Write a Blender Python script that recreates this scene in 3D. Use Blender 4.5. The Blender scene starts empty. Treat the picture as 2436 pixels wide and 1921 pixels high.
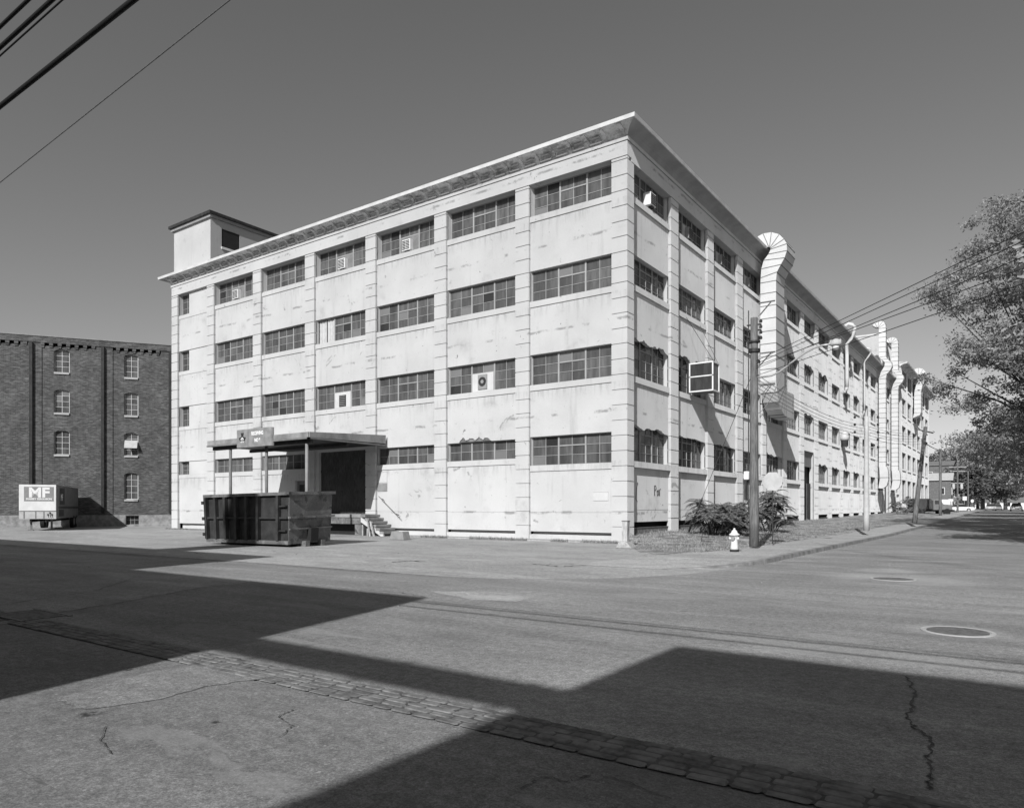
import bpy, bmesh, math, random
from mathutils import Vector, Matrix, noise
# ------------------------------------------------------------------ camera, world, sun
sc = bpy.context.scene
FOC, CXP, HYP, EYE = 1715.0, 1218.0, 1207.0, 1.6          # focal length and horizon measured on the photograph
YAW = math.atan((2435-CXP)/FOC)
FV = Vector((-math.sin(YAW), math.cos(YAW), 0)); RV = Vector((math.cos(YAW), math.sin(YAW), 0))
CAM = Vector((14.82, -30.02, EYE))
cd = bpy.data.cameras.new('camera'); cam = bpy.data.objects.new('camera', cd); sc.collection.objects.link(cam)
cd.sensor_width = 36; cd.lens = FOC/2436*36; cd.shift_y = (HYP-960.5)/2436; cd.clip_end = 5000; cd.clip_start = .1
cam.location = CAM; cam.rotation_euler = (math.pi/2, 0, YAW); sc.camera = cam
SUN = Vector((0.35, -1.52, 1.0)).normalized()
elev = math.asin(SUN.z); az = math.atan2(SUN.x, SUN.y)
w = bpy.data.worlds.new("World"); sc.world = w; w.use_nodes = True
nt = w.node_tree; nt.nodes.clear()
sky = nt.nodes.new('ShaderNodeTexSky'); sky.sky_type = 'NISHITA'; sky.sun_disc = False
sky.sun_elevation = elev; sky.sun_rotation = az; sky.air_density = 1.0; sky.dust_density = .8; sky.ozone_density = 1.0
sep = nt.nodes.new('ShaderNodeSeparateColor'); nt.links.new(sky.outputs[0], sep.inputs[0])
def wm(op, a, b):
    n = nt.nodes.new('ShaderNodeMath'); n.operation = op
    for i, v in enumerate((a, b)):
        if isinstance(v, (int, float)): n.inputs[i].default_value = v
        else: nt.links.new(v, n.inputs[i])
    return n.outputs[0]
lum = wm('ADD', wm('MULTIPLY', sep.outputs[0], .62), wm('MULTIPLY', sep.outputs[1], .33))
comb = nt.nodes.new('ShaderNodeCombineColor')
for i in range(3): nt.links.new(lum, comb.inputs[i])
bg = nt.nodes.new('ShaderNodeBackground'); bg.inputs[1].default_value = 0.113
out = nt.nodes.new('ShaderNodeOutputWorld'); nt.links.new(comb.outputs[0], bg.inputs[0]); nt.links.new(bg.outputs[0], out.inputs[0])
sl = bpy.data.lights.new('sun', 'SUN'); sl.energy = 4.9; sl.angle = math.radians(.5); sl.color = (1, 1, 1)
so = bpy.data.objects.new('sun', sl); sc.collection.objects.link(so); so.rotation_euler = SUN.to_track_quat('Z', 'Y').to_euler()
vs = sc.view_settings; vs.view_transform = 'Standard'; vs.look = 'None'; vs.exposure = 0; vs.gamma = 1
rnd = random.Random(7)
# ------------------------------------------------------------------ survey helpers: photograph measurements -> places
def ray(u, v): return FV + RV*((u-CXP)/FOC) + Vector((0, 0, -(v-HYP)/FOC))
def onL(u, v, y=0.):
    d = ray(u, v); p = CAM+d*((y-CAM.y)/d.y); return p.x, p.z
def onR(u, v, x=0.):
    d = ray(u, v); p = CAM+d*((x-CAM.x)/d.x); return p.y, p.z
def onG(u, v, z=0.):
    d = ray(u, v); p = CAM+d*((z-CAM.z)/d.z); return p.x, p.y
def at(u, v, depth): return CAM+ray(u, v)*depth
def rz(y):                                                   # the street climbs gently towards the far end
    return 0. if y < 15 else min(1.0, (y-15)*.0088)
def vz(x, y):                                                # verge between pavement and east wall
    t = min(1, max(0, (y+4.5)/7)); return rz(y)+t*(.14+.24*min(1, max(0, (6.2-x)/5)))
# ------------------------------------------------------------------ object helpers
def link(o): sc.collection.objects.link(o); return o
def tag(o, label=None, cat=None, group=None, kind=None):
    if label: o['label'] = label
    if cat: o['category'] = cat
    if group: o['group'] = group
    if kind: o['kind'] = kind
    return o
def thing(name, label, cat, loc=(0, 0, 0), rot=0, group=None):
    o = link(bpy.data.objects.new(name, None)); o.location = loc; o.rotation_euler = (0, 0, rot)
    o.empty_display_size = .3
    return tag(o, label, cat, group)
def copy_tree(o, parent=None):
    c = o.copy(); link(c)
    if parent: c.parent = parent
    for ch in [q for q in bpy.data.objects if q.parent == o]: copy_tree(ch, c)
    return c
class MB:
    def __init__(s): s.v = []; s.f = []; s.sm = False
    def add(s, vs, fs):
        n = len(s.v); s.v += [tuple(p) for p in vs]; s.f += [tuple(i+n for i in f) for f in fs]; return s
    def box(s, x0, x1, y0, y1, z0, z1, m=None):
        P = [(x, y, z) for z in (z0, z1) for y in (y0, y1) for x in (x0, x1)]
        if m: P = [m(*p) for p in P]
        return s.add(P, [(0, 2, 3, 1), (4, 5, 7, 6), (0, 1, 5, 4), (2, 6, 7, 3), (0, 4, 6, 2), (1, 3, 7, 5)])
    def quad(s, *p): return s.add(p, [tuple(range(len(p)))])
    def prism(s, pts, h0, h1, m):                            # pts 2D polygon, m(a,b,h) -> 3D
        n = len(pts)
        return s.add([m(a, b, h0) for a, b in pts]+[m(a, b, h1) for a, b in pts],
                     [tuple(range(n))[::-1], tuple(range(n, 2*n))]+[(i, (i+1) % n, n+(i+1) % n, n+i) for i in range(n)])
    def tube(s, pts, r, n=8, caps=True):
        pts = [Vector(p) for p in pts]; rs = r if isinstance(r, (list, tuple)) else [r]*len(pts); b = len(s.v)
        for i, p in enumerate(pts):
            t = (pts[min(i+1, len(pts)-1)]-pts[max(i-1, 0)]).normalized()
            a = Vector((0, 0, 1)) if abs(t.z) < .9 else Vector((0, 1, 0))
            u = t.cross(a).normalized(); q = t.cross(u)
            for k in range(n):
                c, d = math.cos(2*math.pi*k/n), math.sin(2*math.pi*k/n); s.v.append(tuple(p+(u*c+q*d)*rs[i]))
        for i in range(len(pts)-1):
            for k in range(n):
                s.f.append((b+i*n+k, b+i*n+(k+1) % n, b+(i+1)*n+(k+1) % n, b+(i+1)*n+k))
        if caps: s.f.append(tuple(b+k for k in range(n))[::-1]); s.f.append(tuple(b+(len(pts)-1)*n+k for k in range(n)))
        return s
    def lathe(s, prof, c, n=20):
        b = len(s.v)
        for r, z in prof:
            for k in range(n): s.v.append((c[0]+r*math.cos(2*math.pi*k/n), c[1]+r*math.sin(2*math.pi*k/n), c[2]+z))
        for i in range(len(prof)-1):
            for k in range(n): s.f.append((b+i*n+k, b+i*n+(k+1) % n, b+(i+1)*n+(k+1) % n, b+(i+1)*n+k))
        s.f.append(tuple(b+k for k in range(n))[::-1]); s.f.append(tuple(b+(len(prof)-1)*n+k for k in range(n)))
        return s
    def build(s, name, mat, parent=None, smooth=False, bevel=0, fix=True):
        me = bpy.data.meshes.new(name); me.from_pydata(s.v, [], s.f); me.update()
        if fix:
            bm = bmesh.new(); bm.from_mesh(me); bmesh.ops.recalc_face_normals(bm, faces=bm.faces); bm.to_mesh(me); bm.free()
        me.materials.append(mat)
        if smooth: me.shade_smooth()
        o = link(bpy.data.objects.new(name, me))
        if parent: o.parent = parent
        if bevel:
            b = o.modifiers.new('bevel', 'BEVEL'); b.width = bevel; b.segments = 2; b.limit_method = 'ANGLE'
        return o
# ------------------------------------------------------------------ materials (all greys: the photograph is black and white)
class N:
    def __init__(s, name, rough=.85, spec=.3, metal=0):
        s.m = bpy.data.materials.new(name); s.m.use_nodes = True; s.t = s.m.node_tree
        s.b = s.t.nodes['Principled BSDF']; s.b.inputs['Roughness'].default_value = rough
        s.b.inputs['Specular IOR Level'].default_value = spec; s.b.inputs['Metallic'].default_value = metal
        g = s.t.nodes.new('ShaderNodeNewGeometry'); s.pos = g.outputs['Position']; s.isl = g.outputs['Random Per Island']; s.nrm = g.outputs['Normal']
    def n(s, k, **kw):
        n = s.t.nodes.new(k)
        for a, b in kw.items(): setattr(n, a, b)
        return n
    def put(s, sock, v):
        if isinstance(v, (int, float)): sock.default_value = v
        elif isinstance(v, tuple): sock.default_value = v
        else: s.t.links.new(v, sock)
    def ma(s, op, a, b=0., c=None, clamp=False):
        n = s.n('ShaderNodeMath', operation=op); n.use_clamp = clamp; s.put(n.inputs[0], a); s.put(n.inputs[1], b)
        if c is not None: s.put(n.inputs[2], c)
        return n.outputs[0]
    def scale(s, v, sx, sy, sz):
        n = s.n('ShaderNodeVectorMath', operation='MULTIPLY'); s.put(n.inputs[0], v); n.inputs[1].default_value = (sx, sy, sz); return n.outputs[0]
    def noise(s, sc_, det=4, v=None, rough=.55, dist=0):
        n = s.n('ShaderNodeTexNoise'); s.put(n.inputs['Vector'], v or s.pos)
        n.inputs['Scale'].default_value = sc_; n.inputs['Detail'].default_value = det; n.inputs['Roughness'].default_value = rough; n.inputs['Distortion'].default_value = dist
        return n.outputs[0]
    def ramp(s, x, a, b, c0=0., c1=1.):
        n = s.n('ShaderNodeMapRange'); n.clamp = True; n.interpolation_type = 'SMOOTHSTEP'
        s.put(n.inputs[0], x); n.inputs[1].default_value = a; n.inputs[2].default_value = b; s.put(n.inputs[3], c0); s.put(n.inputs[4], c1); return n.outputs[0]
    def mix(s, f, a, b): return s.ma('ADD', s.ma('MULTIPLY', s.ma('SUBTRACT', b, a) if not (isinstance(a, (int, float)) and isinstance(b, (int, float))) else b-a, f), a)
    def col(s, v):
        c = s.n('ShaderNodeCombineColor')
        for i in range(3): s.put(c.inputs[i], v)
        s.t.links.new(c.outputs[0], s.b.inputs['Base Color']); return s
    def bump(s, h, st=.3, d=.02):
        n = s.n('ShaderNodeBump'); n.inputs['Strength'].default_value = st; n.inputs['Distance'].default_value = d; s.put(n.inputs['Height'], h)
        s.t.links.new(n.outputs[0], s.b.inputs['Normal']); return s
def plain(name, v, var=.12, sc_=3, rough=.8, spec=.3, metal=0, fine=40):
    m = N(name, rough, spec, metal); a = m.noise(sc_, 4); b = m.noise(fine, 3)
    m.col(m.ma('MULTIPLY', v, m.ma('ADD', m.ramp(a, .3, .7, 1-var, 1+var), m.ramp(b, .3, .7, -var*.4, var*.4)))); return m.m
def stucco(name, base, peel=.30, dirt=1.):
    m = N(name, .9, .2)
    big = m.noise(.35, 5); mid = m.noise(2.2, 6, rough=.65); fine = m.noise(28, 3)
    streak = m.noise(1.0, 5, v=m.scale(m.pos, 2.6, 2.6, .22), rough=.6)
    c = m.ma('MULTIPLY', base, m.ramp(big, .3, .7, .93, 1.04))
    c = m.ma('MULTIPLY', c, m.ramp(fine, .25, .75, .95, 1.04))
    c = m.ma('MULTIPLY', c, m.ramp(streak, .56, .8, 1., 1-.18*dirt))
    c = m.ma('MULTIPLY', c, m.ramp(mid, .60, .78, 1., 1-.15*dirt))
    patch = m.ma('MULTIPLY', m.ramp(m.noise(.55, 8, rough=.74, dist=.8), .63, .66), .8)
    c = m.mix(patch, c, peel)
    sx = m.n('ShaderNodeSeparateXYZ'); m.put(sx.inputs[0], m.pos); ln = None
    smd = m.ramp(m.noise(.45, 5, rough=.6), .56, .74); c = m.mix(m.ma('MULTIPLY', smd, m.ramp(mid, .35, .65, .1, .6)), c, base*.58)
    for z0 in (1.36, 6.15, 10.35, 14.6, 18.2):
        q = m.ramp(m.ma('ABSOLUTE', m.ma('SUBTRACT', m.ma('ADD', sx.outputs[2], m.ma('MULTIPLY', m.noise(1.1, 4), .22)), z0+.11)), .02, .10, 1., 0.); ln = q if ln is None else m.ma('ADD', ln, q)
    drip = m.noise(1.0, 5, v=m.scale(m.pos, 5, 5, .7), rough=.7); dm_ = None
    for z0 in (3.8, 7.46, 11.65, 15.92):
        q = m.ma('MULTIPLY', m.ramp(sx.outputs[2], z0-.75, z0-.02, 0., 1.), m.ma('LESS_THAN', sx.outputs[2], z0)); dm_ = q if dm_ is None else m.ma('ADD', dm_, q)
    c = m.mix(m.ma('MULTIPLY', m.ma('MULTIPLY', dm_, m.ramp(drip, .45, .68)), .42*dirt), c, base*.45)
    c = m.mix(m.ma('MULTIPLY', m.ma('MULTIPLY', ln, m.ramp(m.noise(.8, 7, rough=.7), .50, .60)), .85), c, peel)
    chip = m.ramp(m.noise(3.1, 6, rough=.7, dist=1.), .67, .685)
    c = m.mix(chip, c, peel*.75)
    m.b.inputs['Diffuse Roughness'].default_value = 1.
    m.col(c).bump(m.ma('ADD', mid, m.ma('MULTIPLY', fine, .3)), .25, .02); return m.m
M = {}
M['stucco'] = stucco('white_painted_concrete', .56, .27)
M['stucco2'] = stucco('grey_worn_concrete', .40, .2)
def cornice_mat():
    m = N('peeling_cornice', .9, .2)
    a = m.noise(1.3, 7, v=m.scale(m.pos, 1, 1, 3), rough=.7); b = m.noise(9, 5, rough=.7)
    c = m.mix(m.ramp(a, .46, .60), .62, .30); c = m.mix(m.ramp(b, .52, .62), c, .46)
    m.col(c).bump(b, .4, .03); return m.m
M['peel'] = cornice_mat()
M['cove'] = plain('shaded_cove_grey', .34, .12, 1.0)  # east cove: cornice shade is mixed into this darker grey
M['sill'] = plain('painted_sill', .54, .1, 1.5)
M['frame'] = plain('window_paint', .30, .1, 2, .6)
def glass(name, a, b, rough=.12, spec=.5):
    m = N(name, rough, spec); oi = m.n('ShaderNodeObjectInfo'); m.isl = m.ma('FRACT', m.ma('ADD', m.isl, m.ma('MULTIPLY', oi.outputs['Random'], 37.13)))
    v = m.ma('ADD', m.ma('MULTIPLY', m.isl, b-a), a)
    st = m.noise(1.4, 4, v=m.scale(m.pos, 3, 3, .5))
    c = m.ma('MULTIPLY', v, m.ramp(st, .3, .75, .8, 1.5)); c = m.mix(m.ramp(m.isl, .965, .967), c, .17); c = m.mix(m.ramp(m.isl, .035, .037, 1., 0.), c, .03); m.col(c); m.bump(m.noise(1.1, 2), .05, .02); return m.m
M['glass'] = glass('dirty_window_glass', .055, .10)
M['glassd'] = glass('dark_window_glass', .02, .05)
M['void'] = plain('dark_interior', .02, .1)
M['dark'] = plain('black_paint', .03, .3, 4, .6)
M['dumpster'] = plain('dark_steel_paint', .035, .35, 2.2, .55, .4)
def rusty():
    m = N('scuffed_steel', .7, .3)
    a = m.noise(1.6, 8, rough=.72, dist=.7); b = m.noise(30, 3)
    c = m.mix(m.ramp(a, .45, .66), .125, .21); c = m.mix(m.ramp(m.noise(2.3, 6, rough=.7), .54, .60), c, .08)
    m.col(m.ma('MULTIPLY', c, m.ramp(b, .3, .7, .85, 1.15))); return m.m
M['rust'] = rusty()
M['duct'] = plain('painted_sheet_metal', .54, .07, .8, .55, .4, 0, 12)
M['seam'] = plain('duct_seam', .16, .2)
M['galv'] = plain('galvanised_metal', .42, .15, 2, .4, .5, .4)
M['fascia'] = plain('weathered_fascia', .24, .3, 1.2)
M['wood'] = None
def wood(name, v):
    m = N(name, .9, .2); a = m.noise(6, 5, v=m.scale(m.pos, 4, 4, .35), rough=.7); b = m.noise(1.2, 3)
    m.col(m.ma('MULTIPLY', v, m.ma('MULTIPLY', m.ramp(a, .3, .7, .55, 1.35), m.ramp(b, .3, .7, .85, 1.15)))).bump(a, .5, .02); return m.m
M['wood'] = wood('weathered_pole_wood', .15); M['woodl'] = wood('bleached_timber', .42); M['woodd'] = wood('dark_door_boards', .07)
M['wire'] = plain('black_cable', .015, .1, 3, .6); M['wireg'] = plain('steel_strand', .2, .3, 30, .4, .5, .5)
M['white'] = plain('white_enamel', .7, .06, 2, .45, .5); M['grey'] = plain('grey_panel', .25, .1); M['sign'] = plain('grey_sign_face', .24, .18, 3, .4, .5)
M['lgrey'] = plain('light_grey_paint', .45, .1); M['mgrey'] = plain('mid_grey_paint', .17, .15); M['rubber'] = plain('rubber', .02, .2)
M['text'] = plain('white_lettering', .75, .03); M['shingle'] = plain('roof_shingles', .1, .3, 5); M['brickd'] = plain('dark_siding', .13, .2, 4)
M['iron'] = plain('cast_iron', .14, .3, 12, .6, .4)
M['bark'] = wood('bark', .10)
def brick():
    m = N('old_brick', .9, .2)
    tc = m.n('ShaderNodeTexCoord'); sx = m.n('ShaderNodeSeparateXYZ'); m.put(sx.inputs[0], tc.outputs['Object'])
    cb = m.n('ShaderNodeCombineXYZ'); m.put(cb.inputs[0], sx.outputs[0]); m.put(cb.inputs[1], sx.outputs[2])
    bt = m.n('ShaderNodeTexBrick'); m.put(bt.inputs['Vector'], cb.outputs[0])
    bt.inputs['Color1'].default_value = (.045,)*3+(1,); bt.inputs['Color2'].default_value = (.12,)*3+(1,); bt.inputs['Mortar'].default_value = (.12,)*3+(1,)
    bt.inputs['Scale'].default_value = 1; bt.inputs['Brick Width'].default_value = .24; bt.inputs['Row Height'].default_value = .085
    bt.inputs['Mortar Size'].default_value = .012; bt.inputs['Bias'].default_value = -.25
    s2 = m.n('ShaderNodeSeparateColor'); m.put(s2.inputs[0], bt.outputs[0])
    a = m.noise(.5, 5, v=tc.outputs['Object']); b = m.noise(3.5, 6, v=m.scale(tc.outputs['Object'], .5, 1, 2.2), rough=.7)
    m.col(m.ma('MULTIPLY', s2.outputs[0], m.ma('MULTIPLY', m.ramp(a, .3, .7, .85, 1.2), m.ramp(b, .35, .75, .8, 1.7)))); return m.m
M['brick'] = brick()
M['stone'] = plain('rough_stone', .25, .3, 2.5)
def disc(m, x, y, r0, r1, sx=1., sy=1.):
    n = m.n('ShaderNodeVectorMath', operation='DISTANCE'); m.put(n.inputs[0], m.scale(m.pos, sx, sy, 0)); n.inputs[1].default_value = (x*sx, y*sy, 0)
    return m.ramp(n.outputs['Value'], r0, r1, 1., 0.)
def asphalt(name='worn_asphalt', bv=.25):
    m = N(name, .9, .25)
    big = m.noise(.16, 5, rough=.6); mid = m.noise(1.1, 6, rough=.65); fine = m.noise(45, 4, rough=.8); agg = m.noise(140, 2)
    st = m.noise(.55, 6, v=m.scale(m.pos, .22, 1.9, 1), rough=.62, dist=.4)
    c = m.ma('MULTIPLY', bv, m.ramp(big, .3, .7, .88, 1.12))
    c = m.ma('MULTIPLY', c, m.ramp(st, .3, .72, .84, 1.18)); c = m.ma('MULTIPLY', c, m.ramp(mid, .3, .75, .92, 1.1))
    c = m.ma('MULTIPLY', c, m.ramp(fine, .3, .7, .62, 1.42)); c = m.ma('MULTIPLY', c, m.ramp(agg, .3, .7, .75, 1.25)); c = m.ma('MULTIPLY', c, m.ramp(m.noise(11, 6, rough=.8), .35, .65, .76, 1.24)); c = m.mix(m.ramp(m.noise(24, 2, rough=.4), .70, .74), c, .42)
    wob = m.ma('MULTIPLY', m.noise(1.6, 4), .6)
    for x, y, r in ((12.6, -11.9, 1.5), (12.0, -9.6, .8), (14.1, -19.1, .62)):
        c = m.mix(m.ma('MULTIPLY', disc(m, x, y, r*.5, r*1.3), wob), c, .52)
    # darker band along the street
    sx = m.n('ShaderNodeSeparateXYZ'); m.put(sx.inputs[0], m.pos)
    dk = m.ma('MULTIPLY', m.ramp(m.ma('ABSOLUTE', m.ma('ADD', sx.outputs[1], 17.6)), 0., 1.3, 1., 0.), m.ramp(mid, .3, .7, .1, .28))
    c = m.mix(dk, c, .16)
    c = m.mix(m.ma('MULTIPLY', m.ramp(m.noise(.55, 5, v=m.scale(m.pos, .6, 1.5, 1), dist=.5), .58, .64), .30), c, bv*.6)
    c = m.mix(m.ma('MULTIPLY', m.ramp(m.noise(.38, 6, v=m.scale(m.pos, .5, 1.3, 2), dist=.4), .60, .63), .30), c, bv*1.5)
    spots = m.ramp(m.noise(2.7, 3, rough=.4), .72, .76); c = m.mix(m.ma('MULTIPLY', spots, .5), c, .09)
    m.col(c).bump(m.ma('ADD', fine, agg), .35, .01); return m.m
M['asphalt'] = asphalt(); M['asph_shade'] = asphalt('shade_toned_asphalt', .20)
def lotmat(name, v, seams=True):
    m = N(name, .9, .2)
    big = m.noise(.22, 6, v=m.scale(m.pos, .5, 1.6, 1), rough=.62, dist=.5); mid = m.noise(1.4, 7, v=m.scale(m.pos, .6, 1.5, 1), rough=.7); fine = m.noise(40, 4, rough=.8)
    c = m.ma('MULTIPLY', v, m.ramp(big, .3, .7, .84, 1.12)); c = m.ma('MULTIPLY', c, m.ramp(mid, .3, .75, .88, 1.1)); c = m.ma('MULTIPLY', c, m.ramp(fine, .3, .7, .66, 1.36)); c = m.ma('MULTIPLY', c, m.ramp(m.noise(9, 7, rough=.8), .35, .65, .76, 1.22)); c = m.ma('MULTIPLY', c, m.ramp(m.noise(110, 2), .3, .7, .8, 1.2)); c = m.mix(m.ramp(m.noise(20, 2, rough=.4), .70, .74), c, v*1.6)
    for x, y, r in ((8.9, -27.35, .10), (9.9, -26.9, .05), (7.6, -26.4, .05), (10.6, -26.4, .04)): c = m.mix(m.ma('MULTIPLY', disc(m, x, y, r*.3, r*1.2), m.ramp(m.noise(14, 3), .35, .55)), c, .04)
    c = m.mix(m.ma('MULTIPLY', m.ramp(m.noise(.6, 6, v=m.scale(m.pos, .7, 1.2, 1), dist=.5), .56, .61), .32), c, v*.62); c = m.mix(m.ma('MULTIPLY', m.ramp(m.noise(.9, 6, v=m.scale(m.pos, .7, 1.2, 2), dist=.5), .60, .64), .35), c, v*1.5)
    cr = m.ramp(m.noise(.8, 9, v=m.scale(m.pos, .5, 2.2, 1), rough=.75, dist=1.2), .655, .68); c = m.mix(m.ma('MULTIPLY', cr, .7), c, v*.45)
    m.col(c).bump(fine, .3, .01); return m.m
M['lot'] = lotmat('pale_worn_lot_paving', .36); M['walk'] = lotmat('pale_concrete_pavement', .40); M['near'] = lotmat('foreground_paving', .21); M['near2'] = lotmat('paler_patch_paving', .26)
M['dirt'] = lotmat('dry_ground', .22)
def vmat():
    m = N('dry_grass_ground', .95, .1); a = m.noise(1.2, 7, rough=.7); b = m.noise(9, 5, rough=.75); f = m.noise(60, 3)
    c = m.mix(m.ramp(a, .42, .58), .19, .42); c = m.ma('MULTIPLY', c, m.ramp(b, .3, .7, .55, 1.35)); c = m.ma('MULTIPLY', c, m.ramp(f, .3, .7, .8, 1.2))
    m.col(c).bump(b, .8, .05); return m.m
M['verge'] = vmat()
def leafm(name, a, b):
    m = N(name, .65, .3); m.col(m.ma('ADD', m.ma('MULTIPLY', m.isl, b-a), a))
    tr = m.n('ShaderNodeBsdfTranslucent'); tr.inputs[0].default_value = ((a+b)*.5,)*3+(1,); mx = m.n('ShaderNodeMixShader'); mx.inputs[0].default_value = .33
    m.t.links.new(m.b.outputs[0], mx.inputs[1]); m.t.links.new(tr.outputs[0], mx.inputs[2])
    m.t.links.new(mx.outputs[0], m.t.nodes['Material Output'].inputs[0]); return m.m
M['leaf'] = leafm('tree_leaves', .15, .44); M['leafd'] = leafm('shrub_leaves', .09, .26); M['leaf2'] = leafm('shaded_tree_leaves', .07, .2); M['grass'] = leafm('dry_grass_blades', .18, .42)  # shaded leaves carry the dark under the far canopy in their grey
M['tar'] = plain('old_tar', .085, .3, 8, .8)
M['stone2'] = plain('gutter_stone', .17, .35, 5, .9, .2, 0, 25)
# ------------------------------------------------------------------ ground, roads
def sheet(name, pts, mat, zf, nx=1, ny=1):                  # pts: (x0,x1,y0,y1)
    x0, x1, y0, y1 = pts; mb = MB()
    X = [x0+(x1-x0)*i/nx for i in range(nx+1)]; Y = [y0+(y1-y0)*j/ny for j in range(ny+1)]
    mb.add([(x, y, zf(x, y)) for y in Y for x in X], [(j*(nx+1)+i, j*(nx+1)+i+1, (j+1)*(nx+1)+i+1, (j+1)*(nx+1)+i) for j in range(ny) for i in range(nx)])
    return tag(mb.build(name, mat, fix=False), kind='structure')
gb = MB(); YS = [-1500, 15]+[15+12*i for i in range(1, 11)]+[1500]
for i in range(len(YS)-1):
    a, b = YS[i], YS[i+1]; gb.quad((-1500, a, rz(a)-.012), (1500, a, rz(a)-.012), (1500, b, rz(b)-.012), (-1500, b, rz(b)-.012))
tag(gb.build('ground', M['dirt'], fix=False), kind='structure')
sheet('parking_lot', (-90, 9.2, -17.2, 40), M['lot'], lambda x, y: -.004, 1, 1)
rb = MB()
arc = [(8.8+.0, 2.), (8.78, -6), (8.6, -10.85), (8.2, -13.5), (7.2, -15.4), (5.2, -16.9), (2.5, -17.5), (-5, -17.8), (-90, -18.2)]
RYS = [2, 15]+[15+12*i for i in range(1, 11)]+[600]
rb.add([(x, y, .0) for x, y in arc]+[(-90, -25.5, 0), (19, -25.5, 0), (19, 2, 0)], [tuple(range(len(arc)+3))])
for i in range(len(RYS)-1):
    a, b = RYS[i], RYS[i+1]; rb.quad((8.8, a, rz(a)), (19, a, rz(a)), (19, b, rz(b)), (8.8, b, rz(b)))
rb.quad((19, -25.5, 0), (90, -25.5, 0), (90, -17, 0), (19, -17, 0))
ro = rb.build('road', M['asphalt']); tag(ro, kind='structure')
ne = MB(); ne.quad((-90, -40, -.002), (90, -40, -.002), (90, -25.95, -.002), (-90, -25.95, -.002)); tag(ne.build('foreground_pavement', M['near'], fix=False), kind='structure')
# gutter of setts
gbed = MB(); gbed.quad((2.9, -25.90, .002), (60, -25.90, .002), (60, -25.47, .002), (2.9, -25.47, .002)); tag(gbed.build('gutter_bed', M['tar'], fix=False), kind='structure')
gs = MB()
for r in range(5):
    y = -25.93+r*.094; x = 3.0+rnd.random()*.2
    while x < 24:
        l = rnd.uniform(.19, .3); j = rnd.uniform(-.004, .004); h = rnd.uniform(.004, .012); g = rnd.uniform(.004, .01)
        c = .012
        J = lambda: rnd.uniform(-.004, .004); k_c = .016
        ring = [(x+g+k_c, y+g), (x+l-g-k_c, y+g), (x+l-g, y+g+k_c), (x+l-g, y+.088-k_c), (x+l-g-k_c, y+.088), (x+g+k_c, y+.088), (x+g, y+.088-k_c), (x+g, y+g+k_c)]
        ring = [(a+J(), b+J()+j) for a, b in ring]; mx_ = sum(a for a, b in ring)/8; my_ = sum(b for a, b in ring)/8
        top = [(mx_+(a-mx_)*.90, my_+(b-my_)*.80, h+J()*.5) for a, b in ring]
        gs.add([(a, b, 0) for a, b in ring]+top, [tuple(range(8, 16))]+[(i, (i+1) % 8, 8+(i+1) % 8, 8+i) for i in range(8)]); x += l
tag(gs.build('gutter_paving', M['stone2'], fix=False), kind='structure')
# kerb, pavement, verge along the east street
kb = MB(); wk = MB(); vg = MB()
def kx(y): return 8.8 if y > -9 else 8.8-(max(0, -9-y))**2*.12
KY = [-12.5, -11.5, -10.5, -9, -7, -4, 0, 5, 10, 15]+[15+12*i for i in range(1, 11)]+[220, 400]
def kh(y): return .13*min(1, max(0, (y+12.5)/4))+.004
for i in range(len(KY)-1):
    a, b = KY[i], KY[i+1]; za, zb = rz(a)+kh(a), rz(b)+kh(b)
    kb.add([(kx(a), a, rz(a)-.02), (kx(b), b, rz(b)-.02), (kx(b)-.02, b, zb), (kx(a)-.02, a, za), (kx(b)-.2, b, zb), (kx(a)-.2, a, za)], [(0, 1, 2, 3), (3, 2, 4, 5)])
    xi = lambda y: 6.6 if y > -6 else 6.6-(-6-y)*.35
    wk.quad((xi(a), a, za+.002), (kx(a)-.2, a, za-.002), (kx(b)-.2, b, zb-.002), (xi(b), b, zb+.002))
tag(kb.build('kerb', M['stone'], fix=False), kind='structure'); tag(wk.build('pavement', M['walk'], fix=False), kind='structure')
VY = [-9, -7.5, -6, -5, -4, -3, -2, -1, 0, 1, 2, 3, 5, 8, 12, 15]+[15+6*i for i in range(1, 36)]
VX = [-.1, .8, 1.8, 3, 4.2, 5.4, 6.62]
def vh(x, y):
    n = noise.noise(Vector((x*.8, y*.8, 0)))*.04
    if y <= -8.9: return -.003
    e = min(1, (6.62-x)*2); f = min(1, max(0, (y+9)/5)); k = vz(x, y)
    return max(-.003 if y < -5 else 0, (k+n*e)*f)
def vxs(y):                                                 # the verge tapers out in a corner beyond the building
    if y >= 0: return VX
    t = (y+9)/9; lo = 5.2*(1-t)+(-.1)*t if y < -1 else .6; lo = max(lo, 1.2 if y < -1 else .6); hi = (6.62 if y > -6 else 6.62-(-6-y)*.35)
    return [lo+(hi-lo)*i/6 for i in range(7)]
for j, y in enumerate(VY):
    for x in vxs(y): vg.v.append((x, y, vh(x, y)))
for j in range(len(VY)-1):
    for i in range(6): vg.f.append((j*7+i, j*7+i+1, (j+1)*7+i+1, (j+1)*7+i))
tag(vg.build('verge', M['verge'], fix=False, smooth=True), kind='structure')
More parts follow.
